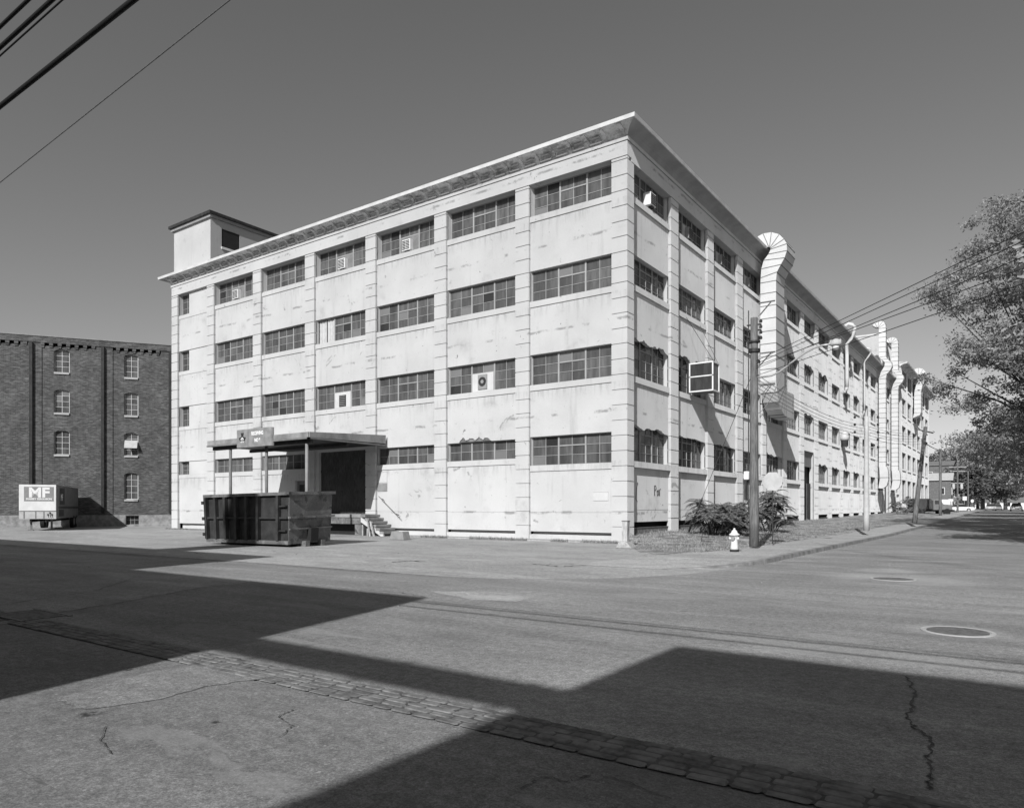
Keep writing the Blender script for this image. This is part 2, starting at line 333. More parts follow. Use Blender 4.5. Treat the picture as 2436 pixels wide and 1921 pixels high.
# apron strip along the south wall
ap = MB(); ap.box(-14.0, .6, -1.0, .2, -.01, .05); ap.box(-38.6, -27, -.5, .2, -.01, .04); tag(ap.build('wall_apron', M['lot']), kind='structure')
gq = lambda x, y: onG(x*1.1247, y*1.1247)
def patch(pts, mat, nm='road_patch_or_shade', z=.003):
    P = []
    for i in range(len(pts)):
        a, b = Vector(pts[i]+(0,)), Vector(pts[(i+1) % len(pts)]+(0,))
        for k in range(10): P.append(a.lerp(b, k/10)+Vector((rnd.uniform(-.02, .02), rnd.uniform(-.02, .02), z)))
    q = MB(); q.quad(*[tuple(p) for p in P]); tag(q.build(nm, mat, fix=False), kind='structure')
patch([gq(120, 1478), gq(180, 1500), gq(330, 1480), gq(440, 1450), gq(620, 1425), gq(430, 1402), gq(300, 1425)], M['near2'], 'pavement_patch')
patch([gq(910, 1250), gq(1150, 1250), gq(1175, 1256), gq(1090, 1272), gq(1000, 1268)], M['lot'])
patch([gq(-60, 1322), gq(60, 1306), gq(240, 1276), gq(420, 1243), gq(545, 1231), gq(700, 1240), gq(900, 1262), gq(760, 1300), gq(560, 1352), gq(430, 1378), gq(250, 1345), gq(100, 1316)], M['asph_shade'], 'road_patch_or_shade', .0015)  # darker sheet paints the south block's shadow tongue; seam bounds its west side
# cracks: narrow dark gaps
cr = MB()
def crack(pts, wd=.02, z=.006, jit=.04, seg=9):
    P = []; wd *= .8; jit *= .7
    for i in range(len(pts)-1):
        a, b = Vector(pts[i]+(0,)), Vector(pts[i+1]+(0,))
        for k in range(seg): P.append(a.lerp(b, k/seg)+Vector((rnd.uniform(-jit, jit), rnd.uniform(-jit, jit), 0)))
    P.append(Vector(pts[-1]+(0,)))
    for i in range(len(P)-1):
        a, b = P[i], P[i+1]; t = (b-a).normalized(); n = Vector((-t.y, t.x, 0)); w0 = wd*rnd.uniform(.15, 1.3); w1 = wd*rnd.uniform(.15, 1.3)
        cr.quad(tuple(a+n*w0/2+Vector((0, 0, z))), tuple(b+n*w1/2+Vector((0, 0, z))), tuple(b-n*w1/2+Vector((0, 0, z))), tuple(a-n*w0/2+Vector((0, 0, z))))
g = lambda x, y: onG(x*1.1247, y*1.1247)
crack([g(1918, 1430), g(1940, 1470), g(1918, 1515), g(1935, 1540), g(1975, 1565), g(1962, 1600), g(1972, 1640), g(1962, 1668)], .03, jit=.03)
crack([g(1090, 1668), g(1150, 1643), g(1200, 1650), g(1250, 1640)], .015)
crack([g(1240, 1630), g(1330, 1655), g(1420, 1690)], .01, jit=.02)
crack([g(590, 1560), g(620, 1535), g(590, 1515), g(620, 1500)], .012, jit=.02)
crack([g(225, 1535), g(212, 1565), g(235, 1595)], .012, jit=.01)
crack([g(0, 1280), g(110, 1262), g(200, 1250), g(275, 1225)], .03)
crack([g(60, 1306), g(240, 1276), g(420, 1243), g(545, 1230)], .05, jit=.05)
crack([g(1130, 1192), g(1180, 1198), g(1240, 1195)], .1, jit=.1); crack([g(830, 1188), g(870, 1186), g(900, 1187)], .15, jit=.1)
crack([g(760, 1246), g(850, 1253), g(900, 1262)], .03); crack([g(930, 1250), g(1000, 1247), g(1040, 1243)], .02)

tag(cr.build('pavement_cracks', M['tar'], fix=False), kind='structure')
# ------------------------------------------------------------------ facade builder
class Fr:                                                   # frame on a wall: s along, n outward, z up
    def __init__(s, o, S, Nn): s.o = Vector(o); s.S = Vector(S); s.N = Vector(Nn)
    def __call__(s, a, n, z): return tuple(s.o+s.S*a+s.N*n+Vector((0, 0, z)))
def fbox(mb, fr, s0, s1, n0, n1, z0, z1): mb.box(s0, s1, n0, n1, z0, z1, m=lambda a, b, c: fr(a, b, c))
def wallopen(mb, fr, s0, s1, z0, z1, n, ops, dep=.2):
    S = sorted({s0, s1}|{q for o in ops for q in o[:2]}); Z = sorted({z0, z1}|{q for o in ops for q in o[2:4]})
    for i in range(len(S)-1):
        for j in range(len(Z)-1):
            cs, cz = (S[i]+S[i+1])/2, (Z[j]+Z[j+1])/2
            if any(o[0] < cs < o[1] and o[2] < cz < o[3] for o in ops): continue
            mb.quad(fr(S[i], n, Z[j]), fr(S[i+1], n, Z[j]), fr(S[i+1], n, Z[j+1]), fr(S[i], n, Z[j+1]))
    for o in ops:
        a, b, c, d = o[:4]; p = [(a, c), (b, c), (b, d), (a, d)]
        for k in range(4):
            q, r = p[k], p[(k+1) % 4]; mb.quad(fr(q[0], n, q[1]), fr(r[0], n, r[1]), fr(r[0], n-dep, r[1]), fr(q[0], n-dep, q[1]))
def pilaster(mb, fr, s0, s1, z0, z1, proj=.15, pitch=.705, base=0):
    g = .022; z = z0
    fbox(mb, fr, s0+.03, s1-.03, -proj-.1, -.035, z0, z1)
    while z < z1-.02:
        t = min(z+pitch, z1); fbox(mb, fr, s0, s1, -proj-.05, 0, z+g, t-g); z += pitch
def window(fr, s0, s1, z0, z1, n, parent, rows=3, skip=None, transom=True, dark=False, sillz=None, sn=-.05, label=None, cols=(2, 2, 2), bars='frame'):
    fm = MB(); pm = MB(); W = s1-s0; t = .04
    fbox(fm, fr, s0, s1, n-.03, n+.03, z1-t, z1); fbox(fm, fr, s0, s1, n-.03, n+.03, z0, z0+t)
    fbox(fm, fr, s0, s0+t, n-.028, n+.028, z0+t, z1-t); fbox(fm, fr, s1-t, s1, n-.028, n+.028, z0+t, z1-t)
    K = len(cols); x = s0+t; w3 = (W-2*t)/K
    for k in range(K):
        a = s0+t+w3*k; b = a+w3
        if k: fbox(fm, fr, a-.045, a+.045, n-.03, n+.035, z0+t, z1-t)
        for c in range(cols[k]):
            ca = a+(b-a)*c/cols[k]; cb = a+(b-a)*(c+1)/cols[k]
            if c: fbox(fm, fr, ca-.014, ca+.014, n-.015, n+.018, z0+t, z1-t)
            for r in range(rows):
                ra = z0+t+(z1-z0-2*t)*r/rows; rb_ = z0+t+(z1-z0-2*t)*(r+1)/rows
                if skip and skip(k, c, r): continue
                j = [rnd.uniform(-.006, .006) for _ in range(4)]
                pm.quad(fr(ca, n-.008+j[0], ra), fr(cb, n-.008+j[1], ra), fr(cb, n-.008+j[2], rb_), fr(ca, n-.008+j[3], rb_))
        for r in range(1, rows):
            if skip and skip(k, 0, r) and skip(k, 0, r-1): continue
            ra = z0+t+(z1-z0-2*t)*r/rows; hw = .03 if (transom and k == 1 and r == rows-1) else .011
            fbox(fm, fr, a+.02, b-.02, n-.013, n+.015+(.01 if hw > .02 else 0), ra-hw, ra+hw)
    wo = fm.build('window', M[bars], parent)
    if label: wo['label'] = label
    pm.build('pane', M['glassd' if dark else 'glass'], wo, fix=False)
    if sillz is not None:
        sm = MB(); fbox(sm, fr, s0+.004, s1-.004, n-.05, sn, sillz, z0+.005); sm.build('sill', M['stucco'], wo)
    return wo
def ragged(mb, fr, s0, s1, z0, z1, n, dep, amp, seed):      # broken concrete edge hanging below a raised opening head
    r = random.Random(seed); k = int((s1-s0)/.09); pts = []
    for i in range(k+1):
        f = i/k; env = min(1, f*9, (1-f)*5)
        pts.append((s0+(s1-s0)*f, z0+(z1-z0-.02)*max(0, min(1, env*(.62+1.0*noise.noise(Vector((f*5, seed*1.7, 0)))+.35*noise.noise(Vector((f*17, seed, 5))))))))
    for i in range(k):
        (a, za), (b, zb) = pts[i], pts[i+1]
        mb.add([fr(a, n, za), fr(b, n, zb), fr(b, n, z1), fr(a, n, z1), fr(a, n-dep, za+.04), fr(b, n-dep, zb+.04)], [(0, 1, 2, 3), (0, 4, 5, 1)])
# ------------------------------------------------------------------ the white factory
FL = Fr((0, 0, 0), (1, 0, 0), (0, -1, 0)); FRr = Fr((0, 0, 0), (0, 1, 0), (1, 0, 0))
fac = thing('factory_building', 'long four storey white painted concrete factory with banded pilasters and flared cornice', 'building')
wl = MB()
PL = [(-38.54, -37.71), (-33.81, -32.93), (-28.28, -27.39), (-22.78, -21.87), (-17.21, -16.36), (-11.76, -10.91), (-6.28, -5.45), (-.81, 0)]
HL = [5.10, 9.27, 13.48, 17.78]; SL = [3.82, 7.46, 11.65, 15.92]; SH = .28; FRZ = 18.44
for i, (a, b) in enumerate(PL):
    pilaster(wl, FL, a, b, 0, 17.77)
fbox(wl, FL, -38.54, 0, -.44, .0, 17.79, FRZ)            # frieze
dam = {}                                                     # damaged heads (raise)
for i in range(7):
    s0, s1 = PL[i][1], PL[i+1][0]; ops = []
    for f in range(4):
        h, sb = HL[f], SL[f]
        if i == 6 and f == 0: h, sb = 5.15, 3.42
        if i == 3 and f == 0: ops.append((s0+.28, s1-.02, 1.22, 5.1)); continue
        ops.append((s0, s1, sb, h+(.3 if (i, f) == (5, 0) else 0)))
    if i == 2: ops.append((s1-1.15, s1-.12, 1.22, 3.35))
    if i == 0: ops.append((s0, s0+1.35, .02, .3))
    wallopen(wl, FL, s0, s1, 1.38, 17.78, -.15, [o for o in ops if o[3] > 1.4 and o[2] >= 1.38], .42) if i not in (2, 3) else wallopen(wl, FL, s0, s1, .42, 17.78, -.15, ops, .42)
    if i not in (2, 3): fbox(wl, FL, s0, s1, -.35, -.165, .42, 1.38)
    fbox(wl, FL, s0, s1, -.4, -.08, 0.0, .27) if i else (fbox(wl, FL, s0+1.35, s1, -.4, -.08, 0.0, .27))
    fbox(wl, FL, s0, s1, -.6, -.42, 0, .42)
ragged(wl, FL, PL[5][1]+.8, PL[5][1]+3.0, 5.10, 5.4, -.15, .25, .05, 3)
q = MB(); fbox(q, FL, PL[5][1]+.7, PL[5][1]+3.1, -.3, -.2, 5.12, 5.42); q.build('spalled_lintel', M['rust'], fac); fbox(wl, FL, PL[5][1], PL[5][1]+.8, -.35, -.15, 5.10, 5.4); fbox(wl, FL, PL[5][1]+3.0, PL[6][0], -.35, -.15, 5.10, 5.4)
# east face pilasters
PR = [(0.0, .70)]+[(5.03, 6.02), (10.33, 11.33), (15.6, 16.69), (21.02, 21.93), (26.36, 27.36), (31.6, 32.7), (36.6, 37.8), (42.15, 43.29), (47.42, 48.57), (52.75, 53.9), (58.1, 59.17), (63.45, 64.48), (68.6, 69.6), (74.0, 75.0), (79.7, 80.7), (84.9, 85.9)]
HR = [5.32, 9.43, 13.52, 17.62]; SR = [3.5, 7.5, 11.8, 15.9]
for i, (a, b) in enumerate(PR):
    pilaster(wl, FRr, a if i else .205, b, .35 if i else 0, 17.62)
fbox(wl, FRr, .45, 89.0, -.44, .0, 17.64, FRZ)
ragR = {(0, 1): .35, (0, 0): .22, (1, 0): .15, (2, 0): .12, (4, 0): .3, (7, 0): .25, (8, 0): .25, (9, 0): .2, (6, 2): .3, (10, 0): .2, (7, 2): .35, (1, 1): .4, (5, 2): .2, (6, 1): .15, (10, 2): .35}
for i in range(len(PR)):
    s0 = PR[i][1]; s1 = PR[i+1][0] if i+1 < len(PR) else 89.0; ops = []
    for f in range(4):
        if i == 6 and f == 0: ops.append((s0, s1, .5, 6.4)); continue
        if i == 14 and f == 0: ops.append((s0+.2, s1, .5, 5.3)); continue
        e = ragR.get((i, f), 0); ops.append((s0, s1, SR[f], HR[f]+e))
        if e: ragged(wl, FRr, s0, s1, HR[f], HR[f]+e, -.15, .25, .06, i*7+f)
    wallopen(wl, FRr, s0, s1, .42 if i in (6, 14) else 1.5, 17.62, -.15, ops, .35)
    if i not in (6, 14): fbox(wl, FRr, s0, s1, -.35, -.158, .92+rz(s0)*.3, 1.5)
    if i not in (6, 14): fbox(wl, FRr, s0, s1, -1.2, -1.1, 0, .95+rz(s0)*.3)
fbox(wl, FRr, 88.9, 89.2, -.3, 0, 0, 18)
# west end, north end and back walls
wl.quad((-38.5, .05, 0), (-38.5, 30, 0), (-38.5, 30, 18.6), (-38.5, .05, 18.6)); wl.quad((-38.5, 30, 0), (-.3, 30, 0), (-.3, 30, 0.01), (-38.5, 30, 0.01))
wl.quad((-38.5, 30, 0), (-18, 30, 0), (-18, 30, 18.6), (-38.5, 30, 18.6)); wl.quad((-18, 30, 0), (-18, 89, 0), (-18, 89, 18.6), (-18, 30, 18.6))
wl.quad((-18, 89, 0), (-.3, 89, 0), (-.3, 89, 18.6), (-18, 89, 18.6))
wl.build('wall', M['stucco'], fac)
inn = MB(); inn.quad((-38.4, .62, 0), (-.62, .62, 0), (-.62, .62, 18.3), (-38.4, .62, 18.3)); inn.quad((-.62, .62, 0), (-.62, 88.9, 0), (-.62, 88.9, 18.3), (-.62, .62, 18.3))
inn.build('interior', M['void'], fac, fix=False)
rf = MB(); rf.quad((-38.8, -.4, 19.05), (.4, -.4, 19.05), (.4, 30, 19.05), (-38.8, 30, 19.05)); rf.quad((-18.2, 30, 19.05), (.4, 30, 19.05), (.4, 89, 19.05), (-18.2, 89, 19.05))
rf.build('roof', M['mgrey'], fac, fix=False)
# cornice: flared profile swept round both faces
def sweep(prof, mb, south=True, east=True):
    n = len(prof)
    for k in range(n-1):
        (o, z), (p, y) = prof[k], prof[k+1]
        if south:
            mb.quad((-38.54-o, 6, z), (-38.54-o, -o, z), (-38.54-p, -p, y), (-38.54-p, 6, y)); mb.quad((-38.54-o, -o, z), (o, -o, z), (p, -p, y), (-38.54-p, -p, y))
        if east: mb.quad((o, -o, z), (o, 89., z), (p, 89., y), (p, -p, y))
    if east: mb.add([(o, 89., z) for o, z in prof], [tuple(range(n))])
    return mb
sweep([(-.05, FRZ+.03), (.045, FRZ+.03), (.045, FRZ+.20), (-.05, FRZ+.2)], MB()).build('frieze_band', M['stucco'], fac, fix=False)
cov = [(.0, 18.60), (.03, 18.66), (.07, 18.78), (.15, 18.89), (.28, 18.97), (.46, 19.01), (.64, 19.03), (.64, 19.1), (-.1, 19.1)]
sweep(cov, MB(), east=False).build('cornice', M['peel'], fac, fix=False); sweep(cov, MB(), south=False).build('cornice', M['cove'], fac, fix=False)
sweep([(.5, 19.035), (.69, 19.035), (.71, 19.21), (.2, 19.25), (-.3, 19.12)], MB()).build('cornice_fascia', M['sill'], fac, fix=False)
x = -38.3
while x < .1:
    br = MB(); br.prism([(.0, 18.60), (.06, 18.62), (.11, 18.76), (.21, 18.88), (.38, 18.95), (.6, 18.99), (.6, 19.032), (.0, 19.032)], x-.09, x+.09, lambda a, b, h: (h, -a, b))
    bo = br.build('cornice_bracket', M['peel'], fac)
    if x < -1.2: lg = MB(); lg.box(x+.14, x+.76, -.15, -.02, 18.67, 18.73); lg.box(x+.141, x+.18, -.16, -.03, 18.731, 18.86); lg.box(x+.30, x+.70, -.27, -.14, 18.87, 18.91); lg.build('ledge', M['stucco'], bo)
    x += .93
# windows of the south face
def panel(fr, s0, s1, z0, z1, n, mat, parent, name='panel'):
    mb = MB(); fbox(mb, fr, s0, s1, n-.03, n+.03, z0, z1); return mb.build(name, mat, parent)
for i in range(7):
    s0, s1 = PL[i][1], PL[i+1][0]
    for f in range(4):
        h, sb = HL[f], SL[f]
        if i == 6 and f == 0: h, sb = 5.15, 3.42
        if i == 3 and f == 0: continue
        rows = 2 if (f == 0 and i in (1, 2, 4, 5)) else 3
        if i == 0:
            window(FL, s0, s0+1.25, sb+SH, h, -.45, fac, 3, sillz=None, transom=False, cols=(2,))
            q = MB(); fbox(q, FL, s0+1.25, s1, -.4, -.21, sb+SH, h); fbox(q, FL, s0, s1, -.4, -.12, sb, sb+SH-.01); q.build('infill_panel', M['stucco'], fac); continue
        skip = None
        if (i, f) in ((1, 3), (3, 3), (4, 3), (3, 1), (5, 1)): skip = lambda k, c, r: k == 1 and r < 2
        if (i, f) == (3, 2): skip = lambda k, c, r: k == 0
        NP = -.50 if f == 3 else -.36
        wo = window(FL, s0, s1, sb+SH, h, NP, fac, rows, skip=skip, sillz=sb, sn=-.10, transom=rows == 3)
        ws = s1-s0-.1; a = s0+.05+ws/3+.05; b = s0+.05+2*ws/3-.05; zt = sb+SH+(h-sb-SH)*2/3
        if (i, f) in ((1, 3), (3, 3), (4, 3)): panel(FL, a, b, sb+SH+.05, zt-.03, NP, M['mgrey'], wo)
        if (i, f) in ((3, 1), (5, 1)): panel(FL, a, b, sb+SH+.05, zt-.03, NP+.03, M['duct'], wo)
        if (i, f) == (3, 2):
            q = MB(); e = (ws/3)/2
            for k in range(2):
                c0 = s0+.1+k*e
                for t in range(5): q.quad(FL(c0+e*.85*t/5, -.38-(t % 2)*.04, sb+SH+.1), FL(c0+e*.85*(t+1)/5, -.38-((t+1) % 2)*.04, sb+SH+.1), FL(c0+e*.85*(t+1)/5, -.38-((t+1) % 2)*.04, h-.05), FL(c0+e*.85*t/5, -.38-(t % 2)*.04, h-.05))
            q.build('curtain', M['lgrey'], wo, fix=False)
# windows of the east face
for i in range(len(PR)):
    s0 = PR[i][1]; s1 = PR[i+1][0] if i+1 < len(PR) else 89.0
    for f in range(4):
        if (i in (6, 14)) and f == 0: continue
        sk = None
        if f == 3 and i in (0, 1, 2, 3): sk = lambda k, c, r: k == 1 and r < 2
        if (i, f) == (4, 3): sk = lambda k, c, r: k == 1
        if (i, f) == (7, 2): sk = lambda k, c, r: k == 1 and r < 2
        wo = window(FRr, s0, s1, SR[f]+.28, HR[f]+.02+(.3 if ragR.get((i, f), 0) else 0), -.42, fac, 4 if f < 3 else 3, skip=sk, dark=(i+f) % 3 != 0, sillz=SR[f], sn=-.02 if f == 0 else -.08)
        ws = s1-s0-.1; a = s0+.05+ws/3+.05; b = s0+.05+2*ws/3-.05
        if f == 3 and i in (0, 1, 2, 3): panel(FRr, a, b, SR[f]+.33, SR[f]+.28+(HR[f]-SR[f]-.28)*2/3-.03, -.42, M['dark'] if i == 0 else M['lgrey'], wo)
    if i not in (6, 14, 15):
        gm = MB(); zb = .36+rz(s0)*.3; k = int((s1-s0)/.16)
        for t in range(k): fbox(gm, FRr, s0+.05+t*.16, s0+.10+t*.16, -.2, -.15, zb-.05, zb+.26)
        fbox(gm, FRr, s0, s1, -.22, -.14, zb+.26, zb+.3); gm.build('basement_grille', M['mgrey'], fac)
# round fan in a boarded window, east top floor
s0, s1 = PR[4][1], PR[5][0]; a = s0+.05+(s1-s0-.1)/3+.05; b = s1-(s1-s0)/3-.05
panel(FRr, a, b, SR[3]+.33, HR[3], -.42, M['lgrey'], fac, 'boarded_panel')
fm = MB(); cc = ((a+b)/2, (SR[3]+HR[3])/2+.1)
fm.prism([(cc[0]+.42*math.cos(t*math.pi/10), cc[1]+.42*math.sin(t*math.pi/10)) for t in range(20)], -.385, -.36, lambda a, b, h: FRr(a, h, b)); fm.build('fan_opening', M['void'], fac)
# loading door, south face
ld = MB(); s0, s1 = PL[3][1]+.28, PL[4][0]-.02
k = 13
for t in range(k): fbox(ld, FL, s0+(s1-s0)*t/k+.005, s0+(s1-s0)*(t+1)/k-.005, -.38, -.33, 1.22, 5.1)
for z in (1.3, 2.5, 3.8): fbox(ld, FL, s0, s1, -.335, -.31, z, z+.16)
ld.build('loading_door', M['woodd'], fac)
sd = MB(); s1b = PL[3][0]; fbox(sd, FL, s1b-1.15, s1b-.12, -.38, -.33, 1.22, 3.35); sdo = sd.build('side_door', M['mgrey'], fac)
q = MB(); fbox(q, FL, s1b-.95, s1b-.32, -.328, -.32, 2.2, 3.1); q.build('pane', M['glassd'], sdo)
# entrance, east face
ed = MB(); s0, s1 = PR[6][1], PR[7][0]
fbox(ed, FRr, s0, s1, -.38, -.33, 5.1, 6.4); ed.build('boarded_transom', M['grey'], fac)
ed = MB(); fbox(ed, FRr, s0+.9, s1-1.2, -.9, -.85, .5, 3.7); fbox(ed, FRr, s1-1.2, s1, -.5, -.4, .5, 3.7); d1 = ed.build('door', M['woodd'], fac)
q = MB()
for z in (.9, 1.8, 2.7): fbox(q, FRr, s0+1.1, s1-1.4, -.845, -.83, z, z+.7)
q.build('door_panel', M['mgrey'], d1)
q = MB(); fbox(q, FRr, PR[14][1]+.2, PR[15][0], -.6, -.5, .5, 5.3); q.build('dark_doorway', M['void'], fac)
# ------------------------------------------------------------------ roof tower
tw = thing('roof_tower', 'white stair tower with dark eaves rising above the far left end of the factory roof', 'tower', (-36, 3.5, 19))
T = lambda a, n, z: (a+36, n-3.5, z-19)
tb = MB(); FT = Fr((-33.55+36, 0, 0), (0, 1, 0), (1, 0, 0))
tb.box(-38.45, -33.56, .15, 9, 19.07, 22.75, m=T)
tb.build('wall', stucco('tower_stucco', .54, .34), tw)
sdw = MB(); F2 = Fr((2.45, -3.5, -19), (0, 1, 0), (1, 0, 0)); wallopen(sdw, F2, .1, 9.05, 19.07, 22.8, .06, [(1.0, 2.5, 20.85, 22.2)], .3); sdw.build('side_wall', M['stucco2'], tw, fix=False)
q = MB(); fbox(q, F2, 1.0, 2.5, -.0, .03, 20.85, 22.2); q.build('louvre_opening', M['void'], tw)
q = MB(); fbox(q, F2, .95, 2.6, .04, .16, 20.68, 20.85); q.build('sill', M['sill'], tw)
q = MB(); q.box(-38.75, -33.2, -.15, 9.3, 22.95, 23.15, m=T); q.build('roof', M['dark'], tw); q = MB(); q.box(-38.62, -33.35, -.02, 9.15, 22.74, 22.96, m=T); q.build('eaves', M['grey'], tw)
ph = thing('roof_penthouse', 'plain white plant room standing on the factory roof behind the tall twin ducts', 'plant room', (-4, 78, 19.05))
q = MB(); q.box(-5, 3.6, -4, 7, 0, 5.0); q.build('wall', M['stucco'], ph); q = MB(); q.box(-5.1, 3.7, -4.1, 7.1, 5.0, 5.2); q.build('roof', M['sill'], ph)
q = MB(); q.box(3.6, 3.64, -2, -.2, 1.5, 4.2); q.box(3.6, 3.64, .6, 2.4, 1.5, 4.2); q.build('louvre', M['mgrey'], ph)
# ------------------------------------------------------------------ far wing, five storeys
fw = thing('factory_wing', 'taller five storey white factory wing at the far end of the block', 'building', (0, 89.3, 0))
FW = Fr((0, 0, 0), (0, 1, 0), (1, 0, 0))
rowz = []
for (va, vb) in ((930, 1170), (610, 805), (300, 490)): rowz.append((onR(2146, 950+vb*.20496)[1], onR(2146, 950+va*.20496)[1]))
rowz.append((rowz[2][0]+4.15, rowz[2][1]+4.15)); rowz.append((rowz[2][0]+8.3, rowz[2][1]+8.3))
cs = [(91.7+6.2*i-89.3, 91.7+6.2*i-89.3+4.1) for i in range(6)]
q = MB(); wallopen(q, FW, 0, 39.8, 0, 22.4, 0, [(a, b, z0, z1) for a, b in cs for z0, z1 in rowz], .35)
q.quad((0, 0, 18.6), (-18, 0, 18.6), (-18, 0, 22.4), (0, 0, 22.4)); q.quad((0, 39.8, 0), (-18, 39.8, 0), (-18, 39.8, 22.4), (0, 39.8, 22.4)); q.quad((-18, 0, 0), (-18, 39.8, 0), (-18, 39.8, 22.4), (-18, 0, 22.4))
q.build('wall', M['stucco'], fw, fix=False)
q = MB(); q.quad((-.5, 0, 0), (-.5, 39.8, 0), (-.5, 39.8, 22), (-.5, 0, 22)); q.build('interior', M['void'], fw, fix=False)
q = MB()
for (o, z), (o2, z2) in zip([(0, 22.2), (.1, 22.35), (.45, 22.6), (1.0, 22.72), (1.0, 22.95)], [(.1, 22.35), (.45, 22.6), (1.0, 22.72), (1.0, 22.95), (0, 23.)]): q.quad((o, -.2, z), (o, 40.6, z), (o2, 40.6, z2), (o2, -.2, z2))
q.add([(0, -.2, 22.2), (.1, -.2, 22.35), (.45, -.2, 22.6), (1, -.2, 22.72), (1, -.2, 22.95), (0, -.2, 23)], [(0, 1, 2, 3, 4, 5)]); q.quad((-18, -.2, 22.4), (0, -.2, 22.4), (0, -.2, 23), (-18, -.2, 23)); q.build('cornice', M['peel'], fw, fix=False)
q = MB(); q.quad((-18, -.2, 22.98), (0, -.2, 22.98), (0, 40, 22.98), (-18, 40, 22.98)); q.build('roof', M['mgrey'], fw, fix=False)
for a, b in cs:
    for z0, z1 in rowz: window(FW, a, b, z0+.02, z1, -.25, fw, 4, dark=True, transom=False, sillz=z0-.2, sn=.08, cols=(2, 2))
q = MB()
for i in range(7): fbox(q, FW, 6.2*i+.5-.35 if i else 0, 6.2*i+1.9-.6, 0, .12, .3, 22.2)
q.build('pilasters', M['stucco'], fw)
# ------------------------------------------------------------------ ducts on the east face
def duct(name, label, y0, y1, prof, bot, loc):              # prof: list of (outer xz, inner xz) pairs up and over
    t = thing(name, label, 'duct', loc, 0, 'ventilation ducts climbing the east wall'); ox, oy, oz = loc
    b = MB(); sm = MB(); n = len(prof)
    for (a, c) in prof: b.v += [(a[0]-ox, y0-oy, a[1]-oz), (c[0]-ox, y0-oy, c[1]-oz), (c[0]-ox, y1-oy, c[1]-oz), (a[0]-ox, y1-oy, a[1]-oz)]
    for k in range(n-1):
        for j in range(4): b.f.append((k*4+j, k*4+(j+1) % 4, (k+1)*4+(j+1) % 4, (k+1)*4+j))
    b.f.append((0, 1, 2, 3)); o = b.build('duct_casing', M['duct'], t)
    e = .018
    for (a, c) in prof[1:]:
        A = Vector((a[0], a[1])); Cc = Vector((c[0], c[1])); d = (A-Cc).normalized(); nn = Vector((-d.y, d.x))*.022
        P = [A+d*e-nn, A+d*e+nn, Cc-d*e+nn, Cc-d*e-nn]
        sm.prism([(p.x-ox, p.y-oz) for p in P], y0-oy-e, y1-oy+e, lambda a, b, h: (a, h, b))
    sm.build('duct_seams', M['seam'], t)
    return t, o
d1p = [((1.35, 10.1), (.32, 10.1))]+[((1.35, z), (.32, z)) for z in (10.9, 11.75, 12.6, 13.45, 14.3, 15.15, 16.0, 16.75)]+\
      [((1.40, 17.3), (.34, 17.1)), ((1.66, 17.75), (.38, 17.7)), ((1.9, 18.15), (.55, 18.25)), ((2.05, 18.6), (.85, 18.6)), ((2.04, 19.05), (1.0, 18.9)), ((1.86, 19.4), (1.0, 18.97)), ((1.56, 19.78), (.97, 19.03)), ((1.05, 20.03), (.93, 19.07)), ((.5, 20.06), (.88, 19.08)), ((.05, 19.9), (.8, 19.07)), ((-.4, 19.5), (.3, 19.07))]
dt, dobj = duct('ventilation_duct', 'largest white sheet metal duct with swan neck and boxy lower elbow beside the near pole', 19.4, 21.45, d1p, None, (.3, 19.4, 8))
# lower elbow turning north and ending flat
el = MB(); es = MB(); pv = (21.5, 10.1); K = 7
cs_ = []
inn_ = [(21.45, 10.1), (21.47, 10.02), (21.52, 9.92), (21.62, 9.83), (21.75, 9.77), (21.9, 9.73), (24.05, 9.7)]
outr = [(19.4, 10.1), (19.62, 9.35), (20.05, 8.75), (20.65, 8.3), (21.35, 8.02), (22.0, 7.93), (24.05, 7.93)]
for (a, c) in zip(outr, inn_): el.v += [(x-.3, yy-19.4, zz-8) for x, yy, zz in ((1.35, a[0], a[1]), (1.35, c[0], c[1]), (.32, c[0], c[1]), (.32, a[0], a[1]))]
for k in range(K-1):
    for j in range(4): el.f.append((k*4+j, k*4+(j+1) % 4, (k+1)*4+(j+1) % 4, (k+1)*4+j))
el.f.append(tuple((K-1)*4+j for j in range(4))); el.build('duct_elbow', M['duct'], dt)
for (a, c) in list(zip(outr, inn_))[1:6]:
    for x in (1.06,): es.tube([(x, a[0]-19.4, a[1]-8), (x, c[0]-19.4, c[1]-8)], .022, 4)
    es.tube([(1.06, a[0]-19.4, a[1]-8.01), (0.0, a[0]-19.4, a[1]-8.01)], .03, 4)
es.tube([(1.06, 23.6-19.4, 7.93-8), (1.06, 23.6-19.4, 1.72)], .02, 4); es.build('elbow_seams', M['seam'], dt)
bk = MB()
for z in (15.4, 12.0, 9.9): bk.box(-.1, 1.0, -.06, -.02, z-8, z-7.95); bk.tube([(-.1, -.06, z-8.9), (.75, -.06, z-8)], .025, 4)
bk.build('duct_bracket', M['seam'], dt)
